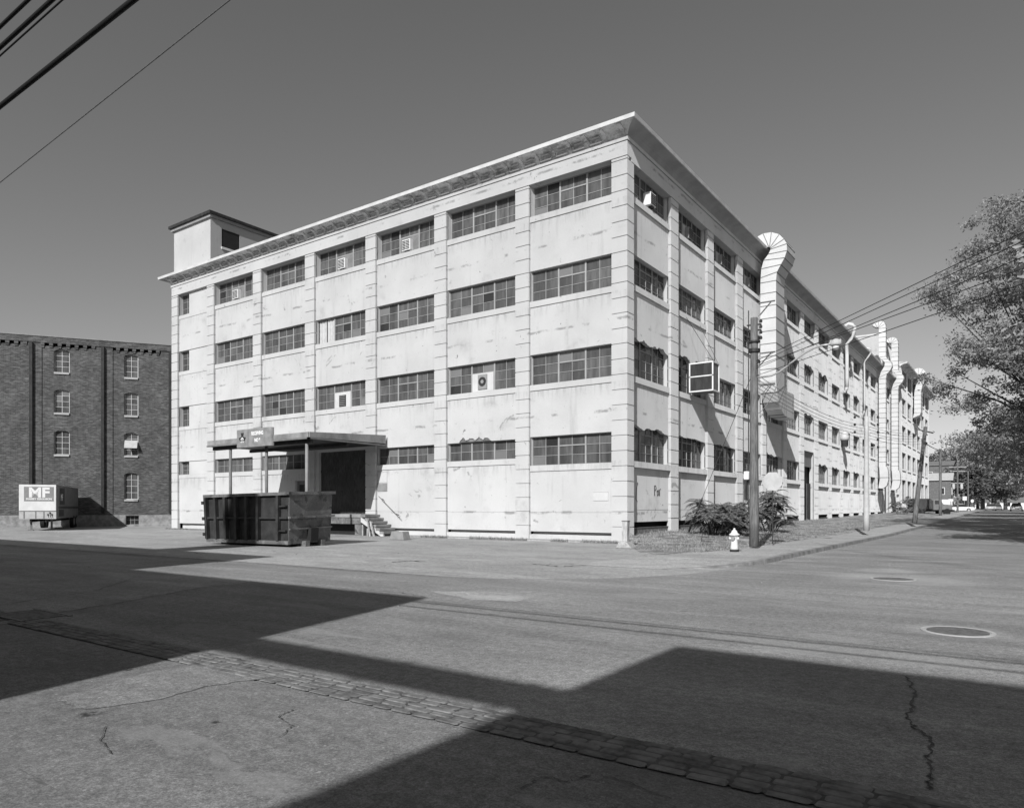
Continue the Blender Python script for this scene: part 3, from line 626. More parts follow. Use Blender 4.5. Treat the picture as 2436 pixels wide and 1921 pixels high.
def tall(name, label, y0, y1, x0, x1, zb):
    p = [((x1, zb+.6*i), (x0, zb+.6*i)) for i in range(int((17.6-zb)/.6)+1)]
    p += [((x1+.1, 17.95), (x0+.05, 17.6)), ((x1+.45, 18.3), (x0+.25, 18.3)), ((x1+.68, 18.8), (x0+.62, 18.9)), ((x1+.62, 19.3), (x0+.68, 19.4)), ((x1+.2, 19.75), (x0+.3, 19.8)), ((x1, 20.1), (x0, 20.1))]
    p += [((x1, z), (x0, z)) for z in (20.7, 21.3, 21.9, 22.5, 23.1, 23.6)]
    p += [((x1-.05, 24.1), (x0-.02, 23.7)), ((x1-.3, 24.45), (x0-.06, 23.76)), ((x1-.75, 24.55), (x0-.1, 23.78)), ((x1-1.2, 24.4), (x0-.2, 23.8)), ((x1-1.5, 24.1), (x0-.4, 23.85))]
    t, o = duct(name, label, y0, y1, p, None, (x0, y0, zb))
    h = MB(); h.prism([(x0+.05, zb), (x1+.12, zb), (x1+.25, zb-.6), (x1+.28, zb-1.6), (x1+.1, zb-2.3), (x1-.3, zb-2.65), (x0-.05, zb-2.6), (x0+.12, zb-1.4)], y0, y1, lambda a, b, hh: (a-x0, hh-y0, b-zb))
    h.build('duct_outlet', M['duct'], t)
    h = MB(); h.box(-.02, x1-x0+.3, -.02, y1-y0+.02, -1.35, -1.28); h.build('outlet_seam', M['seam'], t); return t
tall('ventilation_duct', 'left of the two tall twin ducts rising high above the roofline at mid block', 68.4, 69.3, .3, 1.06, 6.6)
tall('ventilation_duct', 'right of the two tall twin ducts rising high above the roofline at mid block', 78.8, 79.7, .3, 1.08, 6.6)
p5 = [((1.1, 16.6), (.1, 16.2))]+[((1.25, 17+.7*i), (.3, 17+.7*i)) for i in range(5)]+[((1.3, 20.6), (.35, 20.5)), ((1.5, 21.5), (.6, 21.6)), ((1.95, 22.1), (1.05, 22.2)), ((2.15, 22.7), (1.2, 22.9)), ((2.0, 23.4), (1.2, 23.1)), ((1.6, 24.0), (1.1, 23.2)), ((.9, 24.25), (.9, 23.25)), ((.3, 24.1), (.6, 23.2))]
duct('ventilation_duct', 'white swan neck duct on the taller far wing partly behind a branch', 103.5, 106, p5, None, (.3, 103.5, 16))
def smallpipe(label, y, x, zt, zb, r):
    t = thing('vent_pipe', label, 'pipe', (x, y, zb), 0, 'thin vent pipes hooked over the cornice')
    q = MB(); pts = [(x, y, zb)]+[(x, y, zb+(17.9-zb)*k/4) for k in range(1, 5)]+[(x+.35, y, 18.4), (x+.62, y, 18.8), (x+.7, y, zt-.4), (x+.5, y, zt-.1), (x+.15, y, zt), (x-.2, y, zt-.15), (x-.35, y, zt-.5)]
    q.tube([(a-x, 0, c-zb) for a, b, c in pts], r, 10); q.build('pipe', M['duct'], t, smooth=True)
    h = MB(); h.tube([(0, 0, .1), (-.04, 0, -.2), (-.18, 0, -.4), (-.35, 0, -.45)], r*.95, 10); h.build('pipe_hook', M['duct'], t, smooth=True); return t
smallpipe('round white vent pipe hooked over the cornice with its curl above the roof', 48.0, .45, 19.9, 13.6, .17)
smallpipe('thin white vent pipe between the round vent pipe and the twin ducts', 58.6, .3, 19.45, 12.4, .09)
hd = thing('wall_vent_hood', 'round white hood over a dark outlet on the second floor of the east wall', 'vent', (.05, 47.6, 8.2))
q = MB(); q.lathe([(.42, 0), (.42, .3), (.36, .6), (.2, .85), (.02, .95)], (.25, 0, .1), 16); q.build('hood', M['duct'], hd, smooth=True)
q = MB(); q.lathe([(.34, -.5), (.36, .1)], (.25, 0, 0), 14); q.build('outlet', M['dark'], hd)
hd2 = thing('wall_box', 'open white framed hopper box with dark screens jutting from the east wall', 'hopper box', (0, 7.5, 7.84))
q = MB(); e = .07
for (x0, x1, z0, z1) in ((0, 1.35, 0, e), (0, 1.35, 1.58-e, 1.58), (0, 1.35, .80, .86), (0, e, e, 1.5), (1.35-e, 1.35, e, 1.5)): q.box(x0, x1, -.03, .03, z0, z1)
q.box(1.35-e, 1.35, .03, .95, -.002, e); q.box(1.35-e, 1.35, .03, .95, 1.51, 1.582); q.box(1.28, 1.352, .9, .97, .0, 1.58); q.build('frame', M['white'], hd2)
q = MB(); q.box(.07, 1.28, -.012, .0, .07, .80); q.box(.07, 1.28, -.012, 0, .86, 1.51); q.build('screen', M['glassd'], hd2)
q = MB(); q.box(0, 1.3, .04, 1.0, .0, .05); q.box(0, 1.3, .04, 1.0, 1.5, 1.56); q.box(1.29, 1.3, .04, .9, .05, 1.5); q.box(0, 1.3, .97, 1.0, .05, 1.5); q.build('casing', M['mgrey'], hd2)
q = MB(); q.tube([(1.3, .3, 1.55), (.0, -.4, 4.0)], .012, 4); q.tube([(1.3, .9, 1.55), (.0, 1.6, 4.0)], .012, 4); q.build('stay_wire', M['wire'], hd2)
# ------------------------------------------------------------------ air conditioners, fans
def ac(label, fr, s, z, n=.0, mat='white'):
    p = fr(s, n, z); t = thing('air_conditioner', label, 'air conditioner', p, 0, 'window air conditioners')
    F = Fr((0, 0, 0), fr.S, fr.N); q = MB(); fbox(q, F, -.32, .32, -.3, .12, 0, .62); q.build('casing', M[mat], t, bevel=.015)
    g_ = MB()
    for r in range(6):
        for c in range(2): fbox(g_, F, -.28+c*.29, -.02+c*.29, .12, .135, .06+r*.09, .11+r*.09)
    g_.build('grille', M['dark'], t)
    b_ = MB(); fbox(b_, F, -.12, .12, -.1, .1, -.1, 0); b_.build('bracket', M['dark'], t); return t
cb_ = lambda i: (PL[i][1]+PL[i+1][0])/2
ac('air conditioner in the top floor window nearest the roof tower', FL, cb_(1)-.05, SL[3]+.45, -.34)
ac('air conditioner in the middle of the top floor window above the curtained window', FL, cb_(3)-.05, SL[3]+.45, -.34)
ac('air conditioner in the top floor window left of the two widest right hand bays', FL, cb_(4)-.05, SL[3]+.45, -.34)
cr_ = lambda i: (PR[i][1]+PR[i+1][0])/2
ac('air conditioner jutting from the top floor window beside the street corner', FRr, cr_(0), SR[3]+.5, -.12)
ac('air conditioner in the second top floor window of the east wall', FRr, cr_(1), SR[3]+.5, -.28, 'grey')
ac('air conditioner in the third top floor window of the east wall', FRr, cr_(2), SR[3]+.5, -.28, 'grey')
ac('air conditioner in the top floor window just before the largest duct', FRr, cr_(3), SR[3]+.5, -.28, 'grey')
t = thing('exhaust_fan', 'round exhaust fan in a white board in the second floor south window', 'fan', (cb_(5)-.0, .27, SL[1]+.42), 0)
q = MB(); q.box(-.3, .3, -.02, .04, .0, .78); q.build('housing', M['grey'], t)
q = MB(); ang = [k*math.pi/10 for k in range(20)]
q.prism([(.25*math.cos(a), .4+.25*math.sin(a)) for a in ang], -.03, -.021, lambda a, b, h: (a, h, b)); q.build('shroud', M['dark'], t)
q = MB(); q.prism([(.1*math.cos(a), .4+.1*math.sin(a)) for a in ang], -.04, -.031, lambda a, b, h: (a, h, b)); q.build('hub', M['grey'], t)
t = thing('louvre_vent', 'square black louvre in a white board over the loading canopy', 'vent', (cb_(3), .27, SL[1]+.4), 0)
q = MB(); q.box(-.3, .3, -.0, .04, 0, .7); q.build('frame', M['dark'], t); q = MB()
for k in range(6): q.box(-.26, .26, -.03, 0, .05+k*.11, .10+k*.11)
q.build('blade', M['mgrey'], t)
# ------------------------------------------------------------------ loading canopy, dock, stairs
cn = thing('loading_canopy', 'flat roofed loading canopy on steel posts against the south wall', 'canopy', (-20.2, -2.7, 0))
C0 = lambda x, y, z: (x+20.2, y+2.7, z)
q = MB(); q.add([C0(*p) for p in [(-24.7, -5.5, 5.2), (-15.58, -5.5, 5.2), (-15.58, -.0, 5.25), (-24.7, -.0, 5.25), (-24.7, -5.5, 5.38), (-15.58, -5.5, 5.38), (-15.58, -.0, 5.60), (-24.7, -.0, 5.60)]], [(0, 3, 2, 1), (4, 5, 6, 7), (0, 1, 5, 4), (1, 2, 6, 5), (2, 3, 7, 6), (3, 0, 4, 7)])
q.build('roof_deck', M['dark'], cn)
q = MB(); q.box(-24.74, -15.54, -5.56, -5.5, 5.28, 5.55, m=C0)
q.add([C0(*p) for p in [(-15.54, -5.5, 5.27), (-15.54, -.02, 5.33), (-15.54, -.02, 5.82), (-15.54, -5.5, 5.55), (-15.48, -5.5, 5.27), (-15.48, -.02, 5.33), (-15.48, -.02, 5.82), (-15.48, -5.5, 5.55)]], [(0, 1, 2, 3), (4, 5, 6, 7), (0, 1, 5, 4), (1, 2, 6, 5), (2, 3, 7, 6), (3, 0, 4, 7)])
q.build('fascia', M['fascia'], cn)
q = MB(); q.box(-15.6, -15.46, -5.6, -.02, 5.19, 5.265, m=C0); q.box(-24.76, -15.46, -5.6, -5.48, 5.19, 5.27, m=C0); q.build('lower_edge', M['mgrey'], cn)
q = MB(); q.box(-24.6, -15.7, -5.3, -5.1, 5.0, 5.19, m=C0); q.box(-24.6, -15.7, -2.8, -2.65, 5.02, 5.2, m=C0); q.build('beam', M['dark'], cn)
for k, x in enumerate((-22.95, -19.55, -16.1)):
    q = MB(); q.tube([C0(x, -5.2, 0), C0(x, -5.2, 5.0)], .085, 12); q.build('post', M['grey'] if k == 2 else M['mgrey'], cn, smooth=True)
sg = thing('receiving_sign', 'grey receiving sign with a three cone emblem fixed to the canopy edge', 'sign', (-19.95, -5.66, 4.98))
q = MB(); q.box(-1.55, 1.3, -.09, .05, 0, 1.0); a0 = [(1.3+.22*math.sin(k*math.pi/12), -.09+.22-.22*math.cos(k*math.pi/12)) for k in range(7)]
q.prism([(1.3, .05)]+[(x, min(y, .13)) for x, y in a0][::-1], 0, 1.0, lambda a, b, h: (a, b, h)); q.build('board', M['sign'], sg)
q = MB(); q.box(-.52, -.49, -.1, -.092, 0, 1.0); q.build('divider', M['mgrey'], sg)
def textmesh(name, s, size, mat, parent, loc, rot=(math.pi/2, 0, 0), sx=1, bold=.0, ext=.004):
    c = bpy.data.curves.new(name, 'FONT'); c.body = s; c.size = size; c.extrude = ext; c.align_x = 'CENTER'; c.align_y = 'CENTER'; c.offset = bold
    o = bpy.data.objects.new(name, c); link(o); dg = bpy.context.evaluated_depsgraph_get(); me = bpy.data.meshes.new_from_object(o.evaluated_get(dg))
    bpy.data.objects.remove(o); me.materials.clear(); me.materials.append(mat); o = link(bpy.data.objects.new(name, me)); o.parent = parent; o.location = loc; o.rotation_euler = rot; o.scale = (sx, 1, 1); return o
textmesh('lettering', 'RECEIVING', .27, M['text'], sg, (.35, -.1, .72), bold=.012, sx=.8)
textmesh('lettering', 'NO 8', .27, M['text'], sg, (.35, -.1, .34), bold=.012, sx=.8)
q = MB(); P = lambda a, b, h: (a, h, b)
tri = [(-.16, .17), (.16, .17), (.09, -.09), (-.09, -.09)]
for (cx, cz, s, r) in ((-1.03, .66, .9, 0), (-1.2, .44, .8, .25), (-.86, .44, .8, -.25)):
    q.prism([(cx+(a*math.cos(r)-b*math.sin(r))*s, cz+(a*math.sin(r)+b*math.cos(r))*s) for a, b in tri], -.1, -.092, P)
q.build('emblem', M['dark'], sg)
q = MB()
for (cx, cz) in ((-1.12, .46), (-.94, .46), (-1.03, .52), (-1.12, .3), (-.94, .3)): q.prism([(cx+.045*math.cos(a), cz+.045*math.sin(a)) for a in ang], -.108, -.101, P)
q.build('emblem_dots', M['text'], sg)
dk = thing('loading_dock', 'low concrete loading platform with dark hollow below and plank edge', 'dock', (-19.3, -.7, 0))
D0 = lambda x, y, z: (x+19.3, y+.7, z)
q = MB(); q.box(-23.2, -16.15, -1.35, -.12, 1.04, 1.22, m=D0); q.build('slab', M['fascia'], dk)
q = MB(); q.box(-23.2, -16.2, -1.30, -1.05, .66, 1.037, m=D0); q.box(-16.75, -16.2, -1.25, -.3, 0, .66, m=D0); q.box(-23.2, -22.6, -1.25, -.3, 0, .66, m=D0); q.build('edge_beam', M['rust'], dk)
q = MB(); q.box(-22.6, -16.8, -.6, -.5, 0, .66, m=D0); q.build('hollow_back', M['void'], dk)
st = thing('dock_stairs', 'worn concrete steps with white stringer leading up to the loading dock', 'stairs', (-15.3, -.75, 0))
for k in range(6):
    q = MB(); x0 = -16.13+.30*k; z1 = 1.2-.185*(k+0)
    q.box(x0+15.3, x0+.34+15.3, -.62+rnd.uniform(-.02, .02), .6, max(0, z1-.15), z1); q.build('step', M['fascia'], st, bevel=.02)
q = MB(); q.prism([(-.85, 1.05), (-.85, .78), (.75, .0), (.95, .0), (.95, .12)], -.6, -.5, P); q.build('stringer', M['sill'], st)
q = MB()
for x in (-.75, -.35, .0): q.box(x-.03, x+.04, -.58, -.5, 0, .62-(x+.75)*.5)
q.prism([(.05, 0), (.12, 0), (-.12, .95), (-.2, .95)], -.8, -.72, P); q.prism([(.4, 0), (.5, 0), (.2, .85), (.12, .85)], -.85, -.78, P); q.build('loose_board', M['woodl'], st)
hr = thing('handrail', 'thin sloping pipe handrail fixed to the wall above the steps', 'handrail', (-15.9, -.1, 1))
q = MB(); q.tube([(0, -.1, 1.27), (1.62, -.1, .08)], .02, 6); q.build('rail', M['mgrey'], hr); q = MB(); q.tube([(.18, -.1, 1.13), (.18, .16, 1.05)], .025, 6); q.tube([(1.4, -.1, .25), (1.4, .16, .17)], .025, 6); q.build('bracket', M['dark'], hr)
def board(label, u0, v0, u1, v1, mat, name='notice_board'):
    (x0, z1), (x1, z0) = onL(u0, v0, .1), onL(u1, v1, .1); t = thing(name, label, 'notice', ((x0+x1)/2, .15, z0)); w = (x1-x0)/2
    q = MB(); q.box(-w, w, -.03, 0, 0, z1-z0); q.build('board', mat, t); q = MB(); q.box(-w, w, -.04, -.032, z1-z0-.03, z1-z0); q.build('trim', M['lgrey'], t)
board('blank white notice board on the wall above the steps handrail', 899, 1122, 920, 1147, M['duct'])
board('grey scuffed board below the white notice above the steps', 897, 1149, 920, 1168, M['grey'])
board('faded white notice board low on the wall near the street corner', 1411, 1169, 1446, 1190, M['duct'])
bl = thing('concrete_block', 'loose grey concrete block lying on the ground right of the steps', 'block', onG(951, 1283)+(0,))
q = MB(); q.prism([(-.5, 0), (.5, 0), (.4, .42), (-.35, .4)], -.25, .25, P); q.build('block', M['fascia'], bl, bevel=.03)
# ------------------------------------------------------------------ roll-off container
def camp(lat, dep, z): v = CAM+FV*dep+RV*lat; return Vector((v.x, v.y, z))
near = camp(-9.07, 29.3, 0); lft = camp(-13.56, 32.1, 0); rgt = camp(-7.85, 31.25, 0); bck = lft+rgt-near
zb = {'n': .10, 'l': .09, 'r': .16, 'b': .12}; zt = {'n': 2.2, 'l': 2.13, 'r': 2.27, 'b': 2.2}
org = Vector((near.x, near.y, 0)); tp = 1.03
def q8(a, b, c):                                            # a along length, b across width, c up
    lo = (near*(1-a)+lft*a)*(1-b)+(rgt*(1-a)+bck*a)*b
    z0 = (zb['n']*(1-a)+zb['l']*a)*(1-b)+(zb['r']*(1-a)+zb['b']*a)*b; z1 = (zt['n']*(1-a)+zt['l']*a)*(1-b)+(zt['r']*(1-a)+zt['b']*a)*b
    ctr = (near+lft+rgt+bck)/4; p = ctr+(lo-ctr)*(1+.035*(c-.5)*2*.5)
    return tuple(Vector((p.x, p.y, z0+(z1-z0)*c))-org)
dm = thing('roll_off_container', 'dark ribbed steel roll-off rubbish container standing before the loading dock', 'skip container', org)
q = MB(); q.box(0, 1, 0, .03, 0, 1, m=q8); q.box(0, 1, .97, 1, 0, 1, m=q8); q.box(.985, 1, .03, .97, 0, 1, m=q8); q.box(.015, .985, .03, .97, .0, .05, m=q8); q.build('body', M['dumpster'], dm)
q = MB(); q.box(-.004, .012, .0, 1, 0, .99, m=q8); q.build('front_panel', M['rust'], dm)
q = MB(); q.box(-.03, 1.01, -.06, -.004, .96, 1.02, m=q8); q.box(-.03, -.003, -.06, 1.03, .96, 1.02, m=q8); q.box(.0, 1.01, 1.0, 1.04, .96, 1.02, m=q8); q.box(-.025, 1.0, -.055, 0, .0, .07, m=q8); q.build('rim', M['rust'], dm)
for a in (.10, .335, .47, .60, .735, .86, .985):
    q = MB(); q.box(a-.013, a+.013, -.075, 0, .07, .96, m=q8); q.build('rib', M['dumpster'], dm)
q = MB(); q.box(0, 1, -.05, 0, .50, .535, m=q8); q.box(0.015, .1, -.055, 0, .73, .76, m=q8); q.box(.015, .1, -.055, 0, .25, .28, m=q8); q.build('side_rail', M['dumpster'], dm)
q = MB(); q.box(-.035, -.004, -.03, 1.02, .5, .54, m=q8); q.box(-.02, -.004, 0, 1, .28, .31, m=q8); q.build('front_rail', M['rust'], dm)
for z in (.16, .5, .84): q = MB(); q.box(.99, 1.02, -.09, .0, z-.03, z+.04, m=q8); q.build('hinge', M['dumpster'], dm)
q = MB(); q.box(-.05, -.003, .42, .60, .04, .3, m=q8); q.build('hook_pocket', M['void'], dm)
for b in (.3, .68): q = MB(); q.box(-.05, .02, b, b+.1, -.07, .05, m=q8); q.build('ground_roller', M['iron'], dm)
q = MB(); q.box(.02, .98, .25, .3, -.05, .0, m=q8); q.box(.02, .98, .7, .75, -.05, .0, m=q8); q.build('skid', M['dumpster'], dm)
q = MB(); 
for k in range(9): a = rnd.uniform(.1, .9); b = rnd.uniform(.2, .8); q.box(a, a+rnd.uniform(.03, .1), b, b+.12, .55, .78+rnd.random()*.12, m=q8)
q.build('rubbish', M['woodl'], dm)
# ------------------------------------------------------------------ semi trailer
ax = Vector((math.sin(math.radians(-59.6)), math.cos(math.radians(-59.6)), 0))
tp_ = at(90, 1233, 50.); tr = thing('semi_trailer', 'parked white box semi trailer with MF lettering on its nose', 'trailer', (tp_.x, tp_.y, 0), math.atan2(ax.y, ax.x)-math.pi/2)
W2, TL, TZ0, TZ1 = 1.11, 11.0, .82, 3.21
q = MB(); q.box(-W2, W2, 0, TL, TZ0, TZ1); q.build('body', M['mgrey'], tr, bevel=.03)  # box sides: lack of sun is put into this darker grey
q = MB(); q.box(-W2+.02, W2-.02, -.05, 0, TZ0+.56, TZ1-.02); q.build('nose_panel', M['white'], tr, bevel=.03)
q = MB(); q.box(-W2+.02, W2-.02, -.04, -.002, TZ0, TZ0+.53); q.build('lower_nose', M['lgrey'], tr)
q = MB()
for x in (-.8, -.12, .36): q.box(x-.03, x+.03, -.055, -.041, TZ0+.04, TZ0+.52)
q.box(-1.05, 1.05, -.055, -.05, TZ0+.52, TZ0+.56); q.build('nose_ribs', M['mgrey'], tr)
q = MB()
for x, z in ((.60, .3), (.72, .42), (.84, .3)): q.box(x-.04, x+.04, -.08, -.04, TZ0+z-.05, TZ0+z+.05); q.tube([(x, -.07, TZ0+z-.04), (x+.05, -.07, TZ0+.08)], .012, 4)
q.build('air_coupling', M['dark'], tr)
q = MB(); q.box(-.80, .95, -.06, -.051, TZ0+1.23, TZ1-.16); q.build('logo_plate', M['grey'], tr)
textmesh('lettering', 'MF', .92, M['text'], tr, (.08, -.065, TZ0+1.80), bold=.035, sx=1.08)
textmesh('lettering', 'MASSEY FERGUSON', .15, M['text'], tr, (.08, -.065, TZ0+1.38), bold=.008, sx=1.15)
q = MB(); q.box(W2, W2+.012, 1.3, 3.6, TZ0+1.0, TZ1-.2); q.box(W2, W2+.012, .9, TL-.3, TZ0+.72, TZ0+.88); q.box(W2, W2+.012, 1.0, 3.2, TZ0+.15, TZ0+.65); q.build('side_stripe', M['dark'], tr)
so_ = textmesh('lettering', 'MF', .7, M['text'], tr, (W2+.02, 2.2, TZ0+1.5), rot=(math.pi/2, 0, math.pi/2), sx=1.1)
q = MB()
for s in (-1, 1): q.box(s*.45-.05, s*.45+.05, .1, TL-.2, TZ0-.22, TZ0)
q.build('chassis', M['dark'], tr)
for s in (-1, 1):
    q = MB(); q.box(s*.62-.06, s*.62+.06, 1.3, 1.42, .05, TZ0-.02); q.box(s*.62-.16, s*.62+.16, 1.2, 1.5, 0, .05); q.build('landing_leg', M['mgrey'], tr)
    for yy in (TL-2.6, TL-1.3):
        q = MB(); q.prism([(yy+.5*math.cos(a), .5+.5*math.sin(a)) for a in ang], s*1.0-.13, s*1.0+.13, lambda a, b, h: (h, a, b)); wh = q.build('wheel', M['rubber'], tr)
        q = MB(); q.prism([(yy+.26*math.cos(a), .5+.26*math.sin(a)) for a in ang], s*1.14-.01, s*1.14+.01, lambda a, b, h: (h, a, b)); q.build('rim', M['grey'], wh)
# ------------------------------------------------------------------ brick warehouse
bd = Vector((math.sin(math.radians(33.7)), math.cos(math.radians(33.7)), 0)); bn = Vector((bd.y, -bd.x, 0))
bp = at(405, 1207, 63.7)
bw = thing('brick_warehouse', 'four storey dark brick warehouse with arched windows behind the parked trailer', 'building', (bp.x, bp.y, 0), math.atan2(bd.y, bd.x))
def onB(u, v):
    d = ray(u, v); o = Vector((bp.x, bp.y, 0)); t = (o-CAM).dot(bn)/d.dot(bn); p = CAM+d*t; return (p-o).dot(bd), p.z
z1f = lambda x, y: (x*.3279, 760+y*.3279)
def WB(a, n, z): return (a, -n, z)
FB = Fr((0, 0, 0), (1, 0, 0), (0, -1, 0))
wins = []
for x0, x1, rows in ((390, 505, ((222, 385), (512, 678), (808, 980))), (900, 1003, ((258, 422), (535, 697), (825, 988), (1115, 1305)))):
    for a, b in rows:
        s0, zA = onB(*z1f(x0, a)); s1, _ = onB(*z1f(x1, a)); zB = onB(*z1f((x0+x1)/2, b))[1]; zA = onB(*z1f((x0+x1)/2, a-6))[1]; wins.append([s0, s1, zB, zA])
dsp = wins[3][0]-wins[0][0]; base = list(wins)
for k in (1, 2): wins += [[a-dsp*k, b-dsp*k, c, d] for a, b, c, d in base[:3]]
for k in (1, 2): wins += [[a+dsp*k, b+dsp*k, c, d] for a, b, c, d in base[3:7]]
bz0 = onB(330, 1224)[1]; ctop = onB(200, 760+143*.3279+0)[1]; ZT = onB(330, 817)[1]
bm0 = onB(*z1f(912, 1420)); bm1 = onB(*z1f(1008, 1488)); bwin = [bm0[0], bm1[0], .12, bm0[1]]
sA, sB = wins[0][0]-dsp*2.7, wins[3][1]+dsp*2.6
q = MB(); wallopen(q, FB, sA, sB, bz0, ZT-.75, 0, [tuple(o) for o in wins], .3)
for s0, s1, z0, z1 in wins:                                  # segmental arch corners
    k = 8; R = (s1-s0)/2; rise = .2; m0 = (s0+s1)/2
    for i in range(k):
        a = s0+(s1-s0)*i/k; b = s0+(s1-s0)*(i+1)/k; za = z1-rise*((a-m0)/R)**2; zb_ = z1-rise*((b-m0)/R)**2
        q.quad(FB(a, -.001, za), FB(b, -.001, zb_), FB(b, -.001, z1), FB(a, -.001, z1)); q.quad(FB(a, -.001, za), FB(b, -.001, zb_), FB(b, -.3, zb_), FB(a, -.3, za))
pit = dsp; pil = [onB(245, 900)[0]+pit*k for k in range(-3, 4)]
fbox(q, FB, sA, sB, -.3, .14, ZT-.5, ZT)                    # parapet band
x = sA+.2
while x < sB-.5:
    if min(abs(x-p) for p in pil) > .55: fbox(q, FB, x, x+.28, -.05, .13, ZT-.72, ZT-.5); fbox(q, FB, x+.02, x+.24, -.05, .07, ZT-.9, ZT-.72)
    x += .62
for p in pil: fbox(q, FB, p-.75, p+.75, -.05, .05, bz0, ZT-.5)
q.quad(FB(sA, 0, 0), FB(sA, -16, 0), FB(sA, -16, ZT), FB(sA, 0, ZT)); q.quad(FB(sB, 0, 0), FB(sB, -16, 0), FB(sB, -16, ZT), FB(sB, 0, ZT)); q.quad(FB(sA, -16, 0), FB(sB, -16, 0), FB(sB, -16, ZT), FB(sA, -16, ZT))
q.build('wall', M['brick'], bw)
q = MB(); wallopen(q, FB, sA, sB, -.05, bz0, .06, [tuple(bwin)], .4); fbox(q, FB, sA, sB, -.1, .06, bz0-.02, bz0); q.build('stone_base', M['stone'], bw)
q = MB(); fbox(q, FB, sA-.1, sB+.1, -.5, .2, ZT, ZT+.1); q.build('coping', M['grey'], bw); q = MB(); q.quad(FB(sA, -.3, ZT-.1), FB(sB, -.3, ZT-.1), FB(sB, -16, ZT-.1), FB(sA, -16, ZT-.1)); q.build('roof', M['mgrey'], bw)
q = MB(); q.quad(FB(sA, -.45, 0), FB(sB, -.45, 0), FB(sB, -.45, ZT-1), FB(sA, -.45, ZT-1)); q.build('interior', M['void'], bw, fix=False)
for p in pil: q = MB(); fbox(q, FB, p-.12, p+.12, .05, .25, bz0+.2, ZT-.55); q.build('downpipe', M['dark'], bw)
for s0, s1, z0, z1 in wins: window(FB, s0+.02, s1-.02, z0+.02, z1-.02, -.2, bw, 4, transom=False, sillz=z0-.14, sn=.1, cols=(2,), dark=False, bars='white')
window(FB, bwin[0], bwin[1], bwin[2], bwin[3], -.25, bw, 2, transom=False, cols=(3,), dark=True)
aw = wins[5]; q = MB(); q.add([FB(aw[0]+.05, .0, aw[2]+1.35), FB(aw[1]-.05, 0, aw[2]+1.35), FB(aw[1]-.05, .45, aw[2]+.65), FB(aw[0]+.05, .45, aw[2]+.65)], [(0, 1, 2, 3)])
q.build('open_sash', M['lgrey'], bw, fix=False)
# ------------------------------------------------------------------ utility poles, wires, lamp
def pole(label, u, v, z, top_v, r0, r1, lean_u=0, mat='wood', name='utility_pole', group='wooden utility poles along the east street', depth=None):
    if depth: p = at(u, HYP, depth); x, y = p.x, p.y
    else: x, y = onG(u, v, z)
    dep = (Vector((x, y, 0))-CAM).dot(FV); zt_ = EYE+(HYP-top_v)/FOC*dep; lx = lean_u/FOC*dep
    t = thing(name, label, 'pole', (x, y, z-.05), 0, group); k = 8
    q = MB(); pts = [Vector((0, 0, 0))+(RV*lx+Vector((0, 0, zt_-z+.05)))*i/k for i in range(k+1)]
    q.tube(pts, [r0+(r1-r0)*i/k for i in range(k+1)], 12); q.build('shaft', M[mat], t, smooth=True)
    return t, Vector((x, y, z)), zt_, dep
pn, pp, pzt, pdep = pole('nearest weathered wooden utility pole standing in the grass behind the hydrant', 1794, 1296, .24, 756, .175, .128)
hw = MB()
for z in (8.05, 7.85, 7.6): hw.tube([(-.25, -.05, z), (.25, .05, z)], .03, 6)
for z in (8.1, 7.9, 7.7, 7.5): q = MB(); q.lathe([(.05, 0), (.06, .06), (.03, .12)], (.24, 0, z), 8); q.build('insulator', M['dark'], pn)
hw.lathe([(.2, 0), (.2, .12)], (0, 0, 7.05), 12); hw.lathe([(.2, 0), (.2, .06)], (0, 0, 7.4), 12); hw.build('insulator_bracket', M['dark'], pn)
q = MB(); q.tube([(-.2, -.0, 1.2), (-.2, 0, 8.6)], .02, 5); q.build('ground_wire', M['dark'], pn)
bx = thing('pole_box', 'small white meter box fixed low on the nearest pole', 'box', (pp.x-.22, pp.y-.1, 2.62)); q = MB(); q.box(-.1, .08, -.1, .1, 0, .3); q.build('casing', M['white'], bx, bevel=.02); q = MB(); q.box(-.09, .0, -.08, .08, -.75, -.02); q.build('conduit', M['dark'], bx)
# lamp arm
la = thing('street_lamp', 'street lamp on a long curved arm reaching out from the nearest pole', 'street lamp', (pp.x, pp.y, 7.0))
zzp = lambda x, y: (1780+x*.18467, 820+y*.18467)
LP = [(pp.x, pp.y, onL(*zzp(120, 418), pp.y)[1])]+[(onL(*zzp(*p), pp.y)[0], pp.y, onL(*zzp(*p), pp.y)[1]) for p in ((200, 412), (300, 395), (400, 350), (500, 275), (600, 195), (720, 110), (850, 40), (960, 5), (1080, -10))]
lo = Vector((pp.x, pp.y, 7.0))
q = MB(); q.tube([Vector(p)-lo for p in LP], .035, 8); q.build('arm', M['galv'], la, smooth=True)
e_ = Vector(LP[-1])-lo
q = MB(); q.lathe([(.05, .16), (.16, .1), (.19, -.02), (.17, -.06)], (e_.x+.12, e_.y, e_.z), 14); q.box(e_.x-.05, e_.x+.3, e_.y-.09, e_.y+.09, e_.z, e_.z+.12); q.build('lamp_head', M['lgrey'], la)
q = MB(); q.lathe([(.11, -.06), (.12, -.14), (.08, -.2), (.02, -.22)], (e_.x+.12, e_.y, e_.z), 14); q.build('lamp_glass', M['white'], la, smooth=True)
def wire(label, a, b, r, sag, mat='wire', group=None, n=14, ext=0):
    a, b = Vector(a), Vector(b); o = thing('cable', label, 'cable', (a.x, a.y, a.z), 0, group)
    q = MB(); q.tube([(a.lerp(b, i/n)-a)-Vector((0, 0, sag*4*(i/n)*(1-i/n))) for i in range(n+1)], r, 6); q.build('strand', M[mat], o, smooth=True); return o
